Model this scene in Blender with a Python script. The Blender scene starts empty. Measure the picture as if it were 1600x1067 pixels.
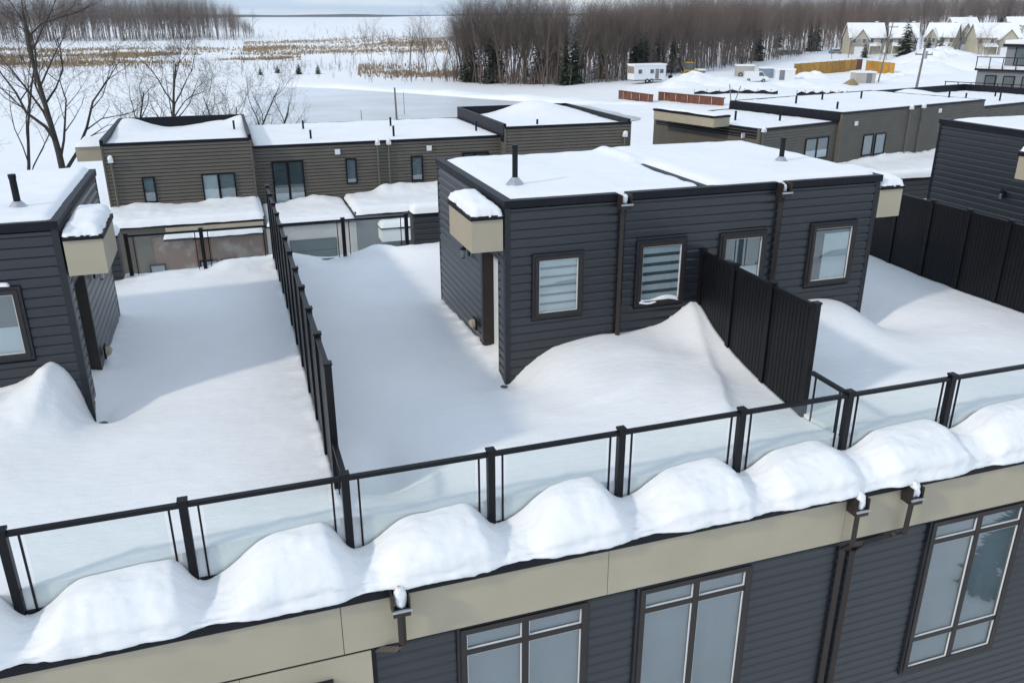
import bpy, math, random
import numpy as np
from mathutils import Vector
R = math.radians
rnd = random.Random(7)

# ------------------------------------------------------------------ camera, sky, sun, exposure
sc = bpy.context.scene
CF, CCX, CCY, CHOR, CAMZ = 1310.0, 805.0, 533.5, 24.0, 6.0      # focal px, principal point, horizon row (photo px)
PITCH = math.atan((CCY-CHOR)/CF)
YAW = math.atan((CCX-327)*math.cos(PITCH)/CF)
cam = bpy.data.cameras.new('camera'); camo = bpy.data.objects.new('camera', cam)
sc.collection.objects.link(camo); sc.camera = camo
cam.sensor_width = 36.0; cam.lens = CF/1600*36; cam.shift_x = -(CCX-800)/1600
cam.clip_start = 0.1; cam.clip_end = 20000
camo.location = (0, 0, CAMZ); camo.rotation_euler = (math.pi/2-PITCH, 0, -YAW)

SUN_DIR = Vector((1.0, 0.30, -math.tan(R(31))*math.hypot(1, .30))).normalized()   # direction the light travels
w = bpy.data.worlds.new('World'); sc.world = w; w.use_nodes = True
nt = w.node_tree; nt.nodes.clear()
sky = nt.nodes.new('ShaderNodeTexSky'); sky.sky_type = 'NISHITA'; sky.sun_disc = False
sky.sun_elevation = R(31); sky.sun_rotation = math.atan2(-SUN_DIR.x, -SUN_DIR.y)
sky.air_density = 1.0; sky.dust_density = 0.1; sky.ozone_density = 3.5
# thin high cloud veil over the whole sky
tc = nt.nodes.new('ShaderNodeTexCoord'); mp = nt.nodes.new('ShaderNodeMapping')
mp.inputs['Scale'].default_value = (1.0, 1.0, 16.0)
nz = nt.nodes.new('ShaderNodeTexNoise'); nz.inputs['Scale'].default_value = 3.0; nz.inputs['Detail'].default_value = 6
cr = nt.nodes.new('ShaderNodeValToRGB'); cr.color_ramp.elements[0].position = .47; cr.color_ramp.elements[1].position = .80
cr.color_ramp.elements[0].color = (3.15, 4.0, 5.15, 1); cr.color_ramp.elements[1].color = (6.7, 6.6, 6.5, 1)
mx = nt.nodes.new('ShaderNodeMix'); mx.data_type = 'RGBA'
mx.inputs['Factor'].default_value = .90
bg = nt.nodes.new('ShaderNodeBackground'); bg.inputs['Strength'].default_value = 0.15
wo = nt.nodes.new('ShaderNodeOutputWorld')
L_ = nt.links.new
L_(tc.outputs['Generated'], mp.inputs['Vector']); L_(mp.outputs['Vector'], nz.inputs['Vector'])
L_(nz.outputs['Fac'], cr.inputs['Fac']); L_(cr.outputs['Color'], mx.inputs['B'])
L_(sky.outputs['Color'], mx.inputs['A']); L_(mx.outputs['Result'], bg.inputs['Color']); L_(bg.outputs['Background'], wo.inputs['Surface'])

sl = bpy.data.lights.new('sun', 'SUN'); sl.energy = 1.25; sl.angle = R(4.0); sl.color = (1.0, .91, .78)
so = bpy.data.objects.new('sun', sl); sc.collection.objects.link(so)
so.rotation_euler = SUN_DIR.to_track_quat('-Z', 'Y').to_euler(); so.location = (-40, -10, 40)
vs = sc.view_settings; vs.view_transform = 'Standard'; vs.look = 'None'; vs.exposure = 0.37; vs.gamma = 1.0; vs.use_curve_mapping = False

# ------------------------------------------------------------------ pixel -> point helpers (a pixel gives a direction only)
cF = np.array([math.sin(YAW)*math.cos(PITCH), math.cos(YAW)*math.cos(PITCH), -math.sin(PITCH)])
cR = np.array([math.cos(YAW), -math.sin(YAW), 0.0]); cU = np.cross(cR, cF)
def ray(x, y): return cF*CF + cR*(x-CCX) - cU*(y-CCY)
def atz(x, y, z): d = ray(x, y); return np.array([0, 0, CAMZ]) + d*((z-CAMZ)/d[2])
def aty(x, y, Y): d = ray(x, y); return np.array([0, 0, CAMZ]) + d*(Y/d[1])
def atd(x, y, D):                      # at horizontal camera distance D
    d = ray(x, y); return np.array([0, 0, CAMZ]) + d*(D/math.hypot(d[0], d[1]))

# ------------------------------------------------------------------ materials
def _nodes(name):
    m = bpy.data.materials.new(name); m.use_nodes = True
    n = m.node_tree.nodes; return m, n, m.node_tree.links.new, n['Principled BSDF']
def mat(name, col, rough=.6, var=.06, scale=6.0, bump=0.0, bscale=60.0, metal=0.0, spec=.4, objvar=0.0, stretch=None, col2=None, c2pos=(.45, .62)):
    m, n, l, b = _nodes(name)
    b.inputs['Roughness'].default_value = rough; b.inputs['Metallic'].default_value = metal
    b.inputs['Specular IOR Level'].default_value = spec
    t = n.new('ShaderNodeTexCoord'); vec = t.outputs['Object']
    if stretch:
        mp_ = n.new('ShaderNodeMapping'); mp_.inputs['Scale'].default_value = stretch; l(vec, mp_.inputs['Vector']); vec = mp_.outputs['Vector']
    a = n.new('ShaderNodeTexNoise'); a.inputs['Scale'].default_value = scale; a.inputs['Detail'].default_value = 5; l(vec, a.inputs['Vector'])
    r = n.new('ShaderNodeValToRGB'); e = r.color_ramp.elements
    if col2: e[0].position, e[1].position = c2pos; e[0].color = (*col, 1); e[1].color = (*col2, 1)
    else:
        e[0].position, e[1].position = .3, .7
        e[0].color = (*[c*(1-var) for c in col], 1); e[1].color = (*[min(1, c*(1+var)) for c in col], 1)
    l(a.outputs['Fac'], r.inputs['Fac']); out = r.outputs['Color']
    if objvar:
        oi = n.new('ShaderNodeObjectInfo'); hs = n.new('ShaderNodeHueSaturation'); ma = n.new('ShaderNodeMapRange')
        ma.inputs['To Min'].default_value = 1-objvar; ma.inputs['To Max'].default_value = 1+objvar
        l(oi.outputs['Random'], ma.inputs['Value']); l(ma.outputs['Result'], hs.inputs['Value']); l(out, hs.inputs['Color']); out = hs.outputs['Color']
    l(out, b.inputs['Base Color'])
    if bump:
        k = n.new('ShaderNodeTexNoise'); k.inputs['Scale'].default_value = bscale; k.inputs['Detail'].default_value = 4; l(vec, k.inputs['Vector'])
        bp = n.new('ShaderNodeBump'); bp.inputs['Strength'].default_value = bump; bp.inputs['Distance'].default_value = .02
        l(k.outputs['Fac'], bp.inputs['Height']); l(bp.outputs['Normal'], b.inputs['Normal'])
    return m
def snow_mat(name, big=False):
    m, n, l, b = _nodes(name)
    b.inputs['Roughness'].default_value = .55; b.inputs['Specular IOR Level'].default_value = .25
    t = n.new('ShaderNodeTexCoord')
    a = n.new('ShaderNodeTexNoise'); a.inputs['Scale'].default_value = .7 if not big else .05; a.inputs['Detail'].default_value = 6; l(t.outputs['Object'], a.inputs['Vector'])
    r = n.new('ShaderNodeValToRGB'); e = r.color_ramp.elements
    e[0].position, e[1].position = .3, .7; e[0].color = (.85, .845, .835, 1); e[1].color = (.90, .89, .875, 1)
    l(a.outputs['Fac'], r.inputs['Fac']); l(r.outputs['Color'], b.inputs['Base Color'])
    k = n.new('ShaderNodeTexNoise'); k.inputs['Scale'].default_value = 45 if not big else 1.2; k.inputs['Detail'].default_value = 6; l(t.outputs['Object'], k.inputs['Vector'])
    k2 = n.new('ShaderNodeTexNoise'); k2.inputs['Scale'].default_value = 5 if not big else .2; k2.inputs['Detail'].default_value = 4
    mp_ = n.new('ShaderNodeMapping'); mp_.inputs['Scale'].default_value = (1, 2.6, 1); l(t.outputs['Object'], mp_.inputs['Vector']); l(mp_.outputs['Vector'], k2.inputs['Vector'])
    bp = n.new('ShaderNodeBump'); bp.inputs['Strength'].default_value = .22; bp.inputs['Distance'].default_value = .015 if not big else .3; l(k.outputs['Fac'], bp.inputs['Height'])
    b2 = n.new('ShaderNodeBump'); b2.inputs['Strength'].default_value = .22; b2.inputs['Distance'].default_value = .06 if not big else .8; l(k2.outputs['Fac'], b2.inputs['Height'])
    l(bp.outputs['Normal'], b2.inputs['Normal']); l(b2.outputs['Normal'], b.inputs['Normal'])
    return m
def glass_mat(name, tint, gloss=.12, rough=.0):
    m = bpy.data.materials.new(name); m.use_nodes = True; n = m.node_tree.nodes; l = m.node_tree.links.new
    n.remove(n['Principled BSDF']); o = n['Material Output']
    tr = n.new('ShaderNodeBsdfTransparent'); tr.inputs['Color'].default_value = (*tint, 1)
    gl = n.new('ShaderNodeBsdfGlossy'); gl.inputs['Roughness'].default_value = rough
    fr = n.new('ShaderNodeLayerWeight'); fr.inputs['Blend'].default_value = .5
    pw = n.new('ShaderNodeMath'); pw.operation = 'POWER'; pw.inputs[1].default_value = 5.0; l(fr.outputs['Facing'], pw.inputs[0])
    ad = n.new('ShaderNodeMath'); ad.operation = 'MULTIPLY_ADD'; ad.inputs[1].default_value = .9; ad.inputs[2].default_value = .04+gloss; ad.use_clamp = True
    mx_ = n.new('ShaderNodeMixShader'); l(pw.outputs['Value'], ad.inputs[0]); l(ad.outputs['Value'], mx_.inputs['Fac'])
    l(tr.outputs['BSDF'], mx_.inputs[1]); l(gl.outputs['BSDF'], mx_.inputs[2]); l(mx_.outputs['Shader'], o.inputs['Surface'])
    return m
M = dict(
    snow=snow_mat('snow'), snow_far=snow_mat('snow_far', True),
    slate=mat('slate_siding', (.0165, .019, .024), .34, .10, 5, .12, 90, objvar=.07, stretch=(.6, .6, 6), spec=.7),
    taupe=mat('taupe_siding', (.115, .103, .082), .6, .08, 1.2, .1, 60),
    trim=mat('slate_trim', (.0175, .0195, .0245), .45, .08, 4, .05, 80),
    cap=mat('dark_metal_cap', (.008, .0085, .013), .5, .2, 4, .04, 40, spec=.22),
    black=mat('black_aluminium', (.005, .005, .007), .45, .15, 5, .03, 60, spec=.25),
    cream=mat('cream_panel', (.43, .375, .275), .7, .05, 1.5, .10, 160),
    brown=mat('dark_brown_metal', (.026, .020, .017), .45, .15, 5, .05, 60),
    white=mat('white_paint', (.72, .73, .73), .5, .04, 4),
    blind=mat('blind_fabric', (.66, .68, .68), .8, .05, 3), room=mat('room_dark', (.10, .12, .125), .8, .15, 1.0),
    blindgrey=mat('blind_grey', (.25, .285, .30), .8, .08, 1.5),
    steel=mat('galvanised_steel', (.45, .46, .48), .35, .1, 10, metal=.7),
    deck=mat('deck_membrane', (.10, .10, .11), .8, .1, 3), stucco=mat('pale_stucco', (.52, .50, .47), .85, .05, 2, .15, 80),
    brick=mat('brown_brick', (.20, .13, .10), .85, .1, 1.3, .2, 20, col2=(.34, .29, .25), c2pos=(.5, .66)),
    greendoor=mat('grey_green_door', (.09, .115, .12), .5, .05, 2), ice=mat('pond_ice', (.50, .50, .47), .35, .06, .05, .1, .5, col2=(.72, .73, .75), c2pos=(.36, .62)),
    glass=glass_mat('rail_glass', (.945, .970, .963), .015), pane=glass_mat('window_glass', (.90, .94, .95), .09),
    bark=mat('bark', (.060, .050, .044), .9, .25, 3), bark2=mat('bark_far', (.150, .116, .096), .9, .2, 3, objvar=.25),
    conifer=mat('conifer_needles', (.035, .050, .022), .8, .35, 2, objvar=.2), brush=mat('brown_brush', (.15, .095, .055), .9, .3, 1.0),
    reed=mat('dry_reed', (.30, .215, .125), .9, .25, .3), rust=mat('rusty_steel', (.15, .055, .032), .8, .3, 1.2), orange=mat('yellow_hoarding', (.42, .22, .035), .7, .2, 1.0, objvar=.15),
    housew=mat('house_siding', (.46, .43, .33), .8, .05, 1), houseg=mat('house_darker_siding', (.33, .31, .26), .8, .05, 1), stone=mat('house_stone', (.25, .21, .17), .9, .2, 2),  # houseg: second, darker siding tone for gable wings and one whole house
    grey=mat('grey_cladding', (.19, .20, .21), .7, .06, 1), farhill=mat('far_forest', (.055, .06, .06), .95, .2, .002),
    yellow=mat('machine_yellow', (.5, .28, .03), .5, .1, 2), blue=mat('container_blue', (.22, .29, .36), .6, .1, 2), tyre=mat('tyre_rubber', (.02, .02, .02), .8),
    wood=mat('weathered_pole', (.20, .17, .14), .9, .2, 4), van=mat('van_white', (.75, .76, .77), .3, .02, 2), beige=mat('shed_beige', (.45, .41, .36), .8, .05, 1), grass=mat('dry_stems', (.2, .15, .1), .9, .3, 1),
)

# ------------------------------------------------------------------ scene-graph helpers
C = sc.collection
ORG = {}
def tag(o, label=None, cat=None, group=None, kind=None):
    if label: o['label'] = label
    if cat: o['category'] = cat
    if group: o['group'] = group
    if kind: o['kind'] = kind
    return o
def thing(name, loc, label, cat, group=None, rz=0.0):
    o = bpy.data.objects.new(name, None); C.objects.link(o); o.location = loc; o.rotation_euler[2] = rz
    o.empty_display_size = .2; ORG[o] = np.array(loc, float) if rz == 0 else np.zeros(3)
    return tag(o, label, cat, group)
class MB:
    def __init__(s): s.v = []; s.f = []
    def add(s, vs, fs):
        k = len(s.v); s.v += [tuple(map(float, p)) for p in vs]; s.f += [tuple(i+k for i in q) for q in fs]; return s
    def box(s, x0, x1, y0, y1, z0, z1):
        x0, x1 = sorted((x0, x1)); y0, y1 = sorted((y0, y1)); z0, z1 = sorted((z0, z1))
        return s.add([(x, y, z) for z in (z0, z1) for y in (y0, y1) for x in (x0, x1)],
                     [(0, 2, 3, 1), (4, 5, 7, 6), (0, 1, 5, 4), (2, 6, 7, 3), (0, 4, 6, 2), (1, 3, 7, 5)])
    def tube(s, pts, rad, n=6, cap=True):
        pts = [np.array(p, float) for p in pts]; rad = rad if hasattr(rad, '__len__') else [rad]*len(pts); vs = []; fs = []
        for i, p in enumerate(pts):
            d = pts[min(i+1, len(pts)-1)]-pts[max(i-1, 0)]; d = d/(np.linalg.norm(d)+1e-9)
            a = np.cross(d, [0, 0, 1.] if abs(d[2]) < .9 else [1., 0, 0]); a /= np.linalg.norm(a); b = np.cross(d, a)
            vs += [p+rad[i]*(a*math.cos(2*math.pi*j/n)+b*math.sin(2*math.pi*j/n)) for j in range(n)]
        for i in range(len(pts)-1):
            for j in range(n): fs.append((i*n+j, i*n+(j+1) % n, (i+1)*n+(j+1) % n, (i+1)*n+j))
        if cap: fs.append(tuple(range(n-1, -1, -1))); fs.append(tuple((len(pts)-1)*n+j for j in range(n)))
        return s.add(vs, fs)
    def prism(s, poly, axis, a0, a1):            # polygon in the two other axes, extruded along axis
        def P(u, v, a): return {'x': (a, u, v), 'y': (u, a, v), 'z': (u, v, a)}[axis]
        n = len(poly); vs = [P(u, v, a0) for u, v in poly]+[P(u, v, a1) for u, v in poly]
        fs = [tuple(range(n-1, -1, -1)), tuple(range(n, 2*n))]+[(i, (i+1) % n, n+(i+1) % n, n+i) for i in range(n)]
        return s.add(vs, fs)
    def build(s, name, m, parent=None, smooth=False):
        off = ORG.get(parent, np.zeros(3))
        me = bpy.data.meshes.new(name); me.from_pydata([tuple(np.array(p)-off) for p in s.v], [], s.f)
        me.materials.append(M[m] if isinstance(m, str) else m); me.validate()
        import bmesh
        bm = bmesh.new(); bm.from_mesh(me); bmesh.ops.recalc_face_normals(bm, faces=bm.faces); bm.to_mesh(me); bm.free()
        if smooth: me.polygons.foreach_set('use_smooth', [True]*len(me.polygons))
        o = bpy.data.objects.new(name, me); C.objects.link(o)
        if parent: o.parent = parent
        ORG[o] = off
        return o
def box(name, m, parent, *b): return MB().box(*b).build(name, m, parent)
def grid_mesh(name, X, Y, Z, m, parent=None, smooth=True):          # X,Y,Z 2-D arrays
    h, w_ = X.shape; idx = np.arange(h*w_).reshape(h, w_)
    q = np.stack([idx[:-1, :-1], idx[:-1, 1:], idx[1:, 1:], idx[1:, :-1]], -1).reshape(-1, 4)
    return raw_mesh(name, np.stack([X, Y, Z], -1).reshape(-1, 3), q, m, parent, smooth)
def raw_mesh(name, v, q, m, parent=None, smooth=False):
    v = np.asarray(v, np.float32)-ORG.get(parent, np.zeros(3)).astype(np.float32); q = np.asarray(q, np.int32); k = q.shape[1]
    me = bpy.data.meshes.new(name); me.vertices.add(len(v)); me.vertices.foreach_set('co', v.ravel())
    me.loops.add(q.size); me.loops.foreach_set('vertex_index', q.ravel())
    me.polygons.add(len(q)); me.polygons.foreach_set('loop_start', np.arange(len(q))*k)
    me.polygons.foreach_set('use_smooth', np.full(len(q), smooth))
    me.update(); me.validate(); me.materials.append(M[m] if isinstance(m, str) else m)
    o = bpy.data.objects.new(name, me); C.objects.link(o)
    if parent: o.parent = parent; ORG[o] = ORG.get(parent, np.zeros(3))
    return o
# value noise on arrays
_rs = np.random.RandomState(3); _T = _rs.rand(256, 256)
def vn(x, y):
    xi = np.floor(x).astype(int); yi = np.floor(y).astype(int); fx = x-xi; fy = y-yi
    fx = fx*fx*(3-2*fx); fy = fy*fy*(3-2*fy); g = lambda a, b: _T[a % 256, b % 256]
    return (g(xi, yi)*(1-fx)+g(xi+1, yi)*fx)*(1-fy)+(g(xi, yi+1)*(1-fx)+g(xi+1, yi+1)*fx)*fy-.5
def fbm(x, y, o=4):
    s = 0; a = 1.0
    for i in range(o): s = s+a*vn(x*2**i+17*i, y*2**i+31*i); a *= .5
    return s
def ss(a, b, x): t = np.clip((x-a)/(b-a), 0, 1); return t*t*(3-2*t)
def tps(pts):
    P = np.array(pts, float); n = len(P); U = lambda r2: .5*r2*np.log(r2+1e-9)
    A = np.zeros((n+3, n+3)); d2 = ((P[:, None, :2]-P[None, :, :2])**2).sum(-1)
    A[:n, :n] = U(d2)+np.eye(n)*.004; A[:n, n] = 1; A[:n, n+1:] = P[:, :2]; A[n, :n] = 1; A[n+1:, :n] = P[:, :2].T
    c = np.linalg.solve(A, np.concatenate([P[:, 2], np.zeros(3)]))
    def f(x, y):
        s = c[n]+c[n+1]*x+c[n+2]*y
        for i in range(n): s = s+c[i]*U((x-P[i, 0])**2+(y-P[i, 1])**2)
        return s
    return f

# ------------------------------------------------------------------ terrain
GZ = -6.1
def T(x, y):
    x = np.asarray(x, float); y = np.asarray(y, float); d = np.hypot(x, y)
    far = -8.0+1.9*ss(50, 95, x)*ss(95, 130, d)+1.6*ss(120, 230, x)*ss(120, 200, d)
    far = far+9.0*ss(260, 700, x)*ss(300, 700, d)*(1-ss(2500, 4000, d))
    far = far+(.55*fbm(x*.06, y*.06)+.25*fbm(x*.3, y*.3, 3))*ss(70, 120, d)*(1-ss(500, 900, d))*(ss(60, 90, x)*.8+ss(175, 200, y)*.5+.12)
    return GZ+(far-GZ)*ss(64, 92, d)
def _s1(a, b, x): t = min(1.0, max(0.0, (x-a)/(b-a))); return t*t*(3-2*t)
def Tq(x, y):                        # the same without the fine relief, for one point
    d = math.hypot(x, y)
    far = -8.0+1.9*_s1(50, 95, x)*_s1(95, 130, d)+1.6*_s1(120, 230, x)*_s1(120, 200, d)+9.0*_s1(260, 700, x)*_s1(300, 700, d)*(1-_s1(2500, 4000, d))
    return GZ+(far-GZ)*_s1(64, 92, d)
def build_terrain():
    r = np.concatenate([np.linspace(0.5, 60, 24), np.geomspace(62, 900, 230), np.geomspace(950, 6600, 40)])
    a = np.concatenate([np.linspace(-40, 70, 340), np.linspace(72, 318, 60)])*math.pi/180
    RR, AA = np.meshgrid(r, a, indexing='ij'); X = RR*np.sin(AA); Y = RR*np.cos(AA); Z = T(X, Y)
    o = grid_mesh('ground', X, Y, Z, 'snow_far'); o['kind'] = 'structure'
    # close the seam
    return o
build_terrain()
# pond ice with a raised far bank
pp = [atz(x, y, -7.9) for x, y in [(395, 150), (440, 137), (520, 139), (640, 147), (760, 156), (870, 163), (960, 168), (1010, 172), (1000, 188), (900, 200), (600, 215), (380, 215)]]
mb = MB(); mb.add([(p[0], p[1], -7.86) for p in pp], [tuple(range(len(pp)))]); o = mb.build('frozen_pond', 'ice'); o['kind'] = 'structure'
bk = [atz(x, y, -7.9) for x, y in [(380, 135), (440, 133), (520, 135), (640, 142.5), (760, 151), (870, 158), (960, 163), (1030, 168)]]
n = 160; tt = np.linspace(0, len(bk)-1, n); bx = np.interp(tt, range(len(bk)), [p[0] for p in bk]); by = np.interp(tt, range(len(bk)), [p[1] for p in bk])
vv = np.linspace(-1, 1, 13); X = bx[:, None]+0*vv; Y = by[:, None]+3.5*vv*1.3; Z = -8.15+.85*np.sqrt(np.clip(1-vv**2, 0, 1))[None, :]*(1+.5*fbm(X*.12, Y*.2))
o = grid_mesh('snow_bank', X, Y, Z, 'snow_far'); o['kind'] = 'structure'
# far shore of the lake
n = 220; a = np.linspace(R(-45), R(75), n); D = 5200
hh = 17+7*fbm(a*14, a*0+2.)+9*ss(R(16), R(40), a)
prof = np.array([[-300, -9], [-160, .55], [0, 1], [300, .6], [600, -9]])
X = np.stack([(D+p[0])*np.sin(a) for p in prof], 1); Y = np.stack([(D+p[0])*np.cos(a) for p in prof], 1)
Z = np.stack([(-8+hh*p[1]) if p[1] > 0 else np.full(n, -9.) for p in prof], 1)
o = grid_mesh('far_shore', X, Y, Z, 'farhill'); o['kind'] = 'structure'

# ------------------------------------------------------------------ siding planks
PITCHZ = .152
def plank_mesh(m, name, t0=.006, t1=.029, h=PITCHZ+.012):
    # unit length along +x; outward is -y; lap profile: thick at the bottom, thin at the top
    b = MB(); b.prism([(0, 0), (-t1, 0), (-t1-.001, .100), (-t0, .137), (-.002, .140), (0, h)], 'x', 0, 1)
    me = bpy.data.meshes.new(name); me.from_pydata(b.v, [], b.f); me.materials.append(M[m]); return me
PLANK = plank_mesh('slate', 'siding_plank')
def siding(wall, p0, ang, length, z0, z1, holes=(), me=PLANK):
    """planks on a wall: p0 = (x,y) of its left end seen from outside, ang = direction of the run"""
    off = ORG[wall]; ca, sa = math.cos(ang), math.sin(ang)
    nz_ = int(math.ceil((z1-z0)/PITCHZ))
    for i in range(nz_):
        za = z0+i*PITCHZ; zb = min(za+PITCHZ, z1)
        if zb-za < .03: continue
        segs = [(0.0, length)]
        for (u0, u1, h0, h1) in holes:
            if zb > h0+.01 and za < h1-.01:
                segs = [s for a, b in segs for s in ((a, min(b, u0)), (max(a, u1), b)) if s[1]-s[0] > .02]
        pcs = [(a, b, za, zb) for a, b in segs]
        for (u0, u1, h0, h1) in holes:
            a, b = max(0.0, u0), min(length, u1)
            if za < h1 < zb-.025 and b-a > .05: pcs.append((a, b, h1, zb))
            if za+.025 < h0 < zb and b-a > .05: pcs.append((a, b, za, h0))
        for a, b, za_, zb_ in pcs:
            o = bpy.data.objects.new('siding_plank', me); C.objects.link(o); o.parent = wall
            o.location = (p0[0]+ca*a-off[0], p0[1]+sa*a-off[1], za_-off[2]); o.rotation_euler[2] = ang
            o.scale = (b-a, 1, (zb_-za_+.004)/(PITCHZ+.012) if zb_-za_ < PITCHZ-.001 else 1)

# ------------------------------------------------------------------ windows
def window(par, x0, x1, z0, z1, y, kind='zebra', fr='brown', mull=(), trans=(), fw=.065, name='window', depth=.07):
    """window in a wall facing -y, wall surface at y"""
    f = MB()
    for b in ((x0, x0+fw, z0, z1), (x1-fw, x1, z0, z1), (x0+fw, x1-fw, z0, z0+fw), (x0+fw, x1-fw, z1-fw, z1)): f.box(b[0], b[1], y-.065, y+.022, b[2], b[3])
    o = f.build(name, fr, par)
    t = MB(); tw = .045
    for b in ((x0-tw, x0, z0-tw, z1+tw), (x1, x1+tw, z0-tw, z1+tw), (x0, x1, z0-tw, z0), (x0, x1, z1, z1+tw)): t.box(b[0], b[1], y-.045, y+.028, b[2], b[3])
    t.build('trim', 'trim' if fr == 'brown' else fr, o)
    xs = [x0+fw]+[v for mx_ in mull for v in (mx_-.045, mx_+.045)]+[x1-fw]
    zs = [z0+fw]+[v for tz in trans for v in (tz-.04, tz+.04)]+[z1-fw]
    for k, mx_ in enumerate(mull): MB().box(mx_-.045, mx_+.045, y-.058, y+.022, z0+fw, z1-fw).build('mullion', fr, o)
    for tz in trans:
        for a, b in zip(xs[0::2], xs[1::2]): MB().box(a-.003, b+.003, y-.053, y+.021, tz-.04, tz+.04).build('transom', fr, o)
    for a_, b_ in zip(xs[0::2], xs[1::2]):
        for c, d in zip(zs[0::2], zs[1::2]):
            a, b = a_, b_
            MB().box(a-.004, b+.004, y-.022, y-.015, c-.004, d+.004).build('pane', 'pane', o); a, b, c, d = a-.003, b+.003, c-.003, d+.003
            e = MB(); g = .018
            for q in ((a, a+g, c, d), (b-g, b, c, d), (a+g, b-g, c, c+g), (a+g, b-g, d-g, d)): e.box(q[0], q[1], y-.042, y-.023, q[2], q[3])
            e.build('sash_bead', 'white' if fr == 'brown' else fr, o)
    zi0, zi1, xi0, xi1 = z0+fw-.005, z1-fw+.005, x0+fw-.005, x1-fw+.005
    if kind == 'zebra':
        nb = 6; hb = (zi1-zi0)/nb
        MB().box(xi0, xi1, y+.012, y+.018, zi0, zi1).build('blind', 'room', o)
        for i in range(nb): MB().box(xi0+.005, xi1-.005, y-.002, y+.004, zi0+i*hb+.02, zi0+(i+.62)*hb+.02).build('blind_band', 'blind', o)
    elif kind == 'faint':
        nb = 6; hb = (zi1-zi0)/nb
        MB().box(xi0, xi1, y+.012, y+.018, zi0, zi1).build('blind', 'blindgrey', o)
        for i in range(nb): MB().box(xi0+.005, xi1-.005, y-.002, y+.002, zi0+i*hb+.02, zi0+(i+.72)*hb+.02).build('blind_band', 'blind', o)
    elif kind == 'half':
        MB().box(xi0, xi1, y+.012, y+.018, zi0, zi1).build('room', 'room', o)
        MB().box(xi0, xi1, y-.002, y+.004, zi0, zi0+.45*(zi1-zi0)).build('blind', 'blind', o)
    elif kind == 'drape':
        MB().box(xi0, xi1, y+.012, y+.018, zi0, zi1).build('room', 'room', o)
        MB().box(xi0+.3*(xi1-xi0), xi1-.02, y-.002, y+.004, zi0, zi1-.12).build('blind', 'blind', o)
    elif kind == 'dark':
        MB().box(xi0, xi1, y+.012, y+.018, zi0, zi1).build('room', 'room', o)
    else:
        MB().box(xi0, xi1, y+.012, y+.018, zi0, zi1).build('blind', 'blindgrey', o)
    return o

# ------------------------------------------------------------------ lumpy snow helpers
def snow_slab(name, x0, x1, y0, y1, zf, label, parent=None, thick=.02, res=.08, edge=.10, m='snow', kind='stuff', cat='snow', drop=.12, seed=0, ragged=.03):
    """snow lying on a rectangle: top zf(x,y), rounded down at its rim"""
    nx = max(6, int((x1-x0)/res)); ny = max(6, int((y1-y0)/res))
    u = np.linspace(0, 1, nx+1); v = np.linspace(0, 1, ny+1); U, V = np.meshgrid(u, v, indexing='ij')
    X = x0+(x1-x0)*U; Y = y0+(y1-y0)*V
    dd = np.minimum(np.minimum(X-x0, x1-X), np.minimum(Y-y0, y1-Y)); k = np.sqrt(np.clip(1-(1-np.clip(dd/edge, 0, 1))**2, 0, 1))
    nzv = ragged*fbm(X*3+seed, Y*3-seed)
    Z = zf(X, Y)-drop*(1-k)+nzv*k
    rim = dd < 1e-6
    X = X+np.where(rim, ragged*fbm(Y*5+seed, X*5), 0)*.8; Y = Y+np.where(rim, ragged*fbm(X*5, Y*5+seed), 0)*.8
    o = grid_mesh(name, X, Y, Z, m, parent)
    if parent is None: tag(o, label, cat, kind=kind)
    return o

# ================================================================== FRONT ROW BUILDING (two storeys, roof decks on top)
UX = [0.85, 7.85, 14.95]               # unit lines
FY = 7.97                              # fascia plane
blk = thing('townhouse_block', (6, 14, GZ), 'dark slate sided townhouse block under the snowy roof decks with cream fascia band', 'building')
wl = box('wall', 'trim', blk, -14, 30, 8.09, 21.9, GZ, -.30)
box('deck_slab', 'deck', blk, -14, 30, 8.05, 21.95, -.30, -.02)
# fascia panels and coping
fx = [-14, -9, -6, -3.35, .62, 3.95, 7.55, 11.2, 14.9, 18.5, 22, 30]
for a, b in zip(fx[:-1], fx[1:]):
    MB().box(a+.004, b-.004, FY, 8.045, -.90, -.215).build('fascia_panel', 'cream', blk)
MB().box(-14, 30, FY-.035, 8.30, -.21, -.10).build('drip_edge', 'cap', blk)
MB().box(-14, 30, FY+.012, 8.06, -.93, -.903).build('fascia_soffit', 'cap', blk)
# cream bay at the left
for a, b in ((-3.35, -.55), (-.55, .93)):
    MB().box(a+.003, b-.003, FY+.003, 8.06, -3.2, -.934).build('bay_panel', 'cream', blk)
MB().box(.931, .985, FY+.02, 8.08, -6.1, -.934).build('corner_trim', 'cap', blk)
WIN = [(2.02, 3.70, -3.77, -.975), (4.46, 6.13, -3.77, -.985), (9.25, 11.07, -3.77, -.975), (12.6, 14.3, -3.77, -.975)]
siding(wl, (.99, 8.088), 0, 17, -6.0, -.935, [(a-.99-.05, b-.99+.05, c-.05, d+.05) for a, b, c, d in WIN])
for a, b, c, d in WIN:
    window(blk, a, b, c, d, 8.06, 'grey', 'brown', mull=((a+b)/2,), trans=(c+.62, d-.36), fw=.075)
window(blk, -.6, .42, -3.4, -1.26, FY-.005, 'grey', 'brown', fw=.075)
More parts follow.
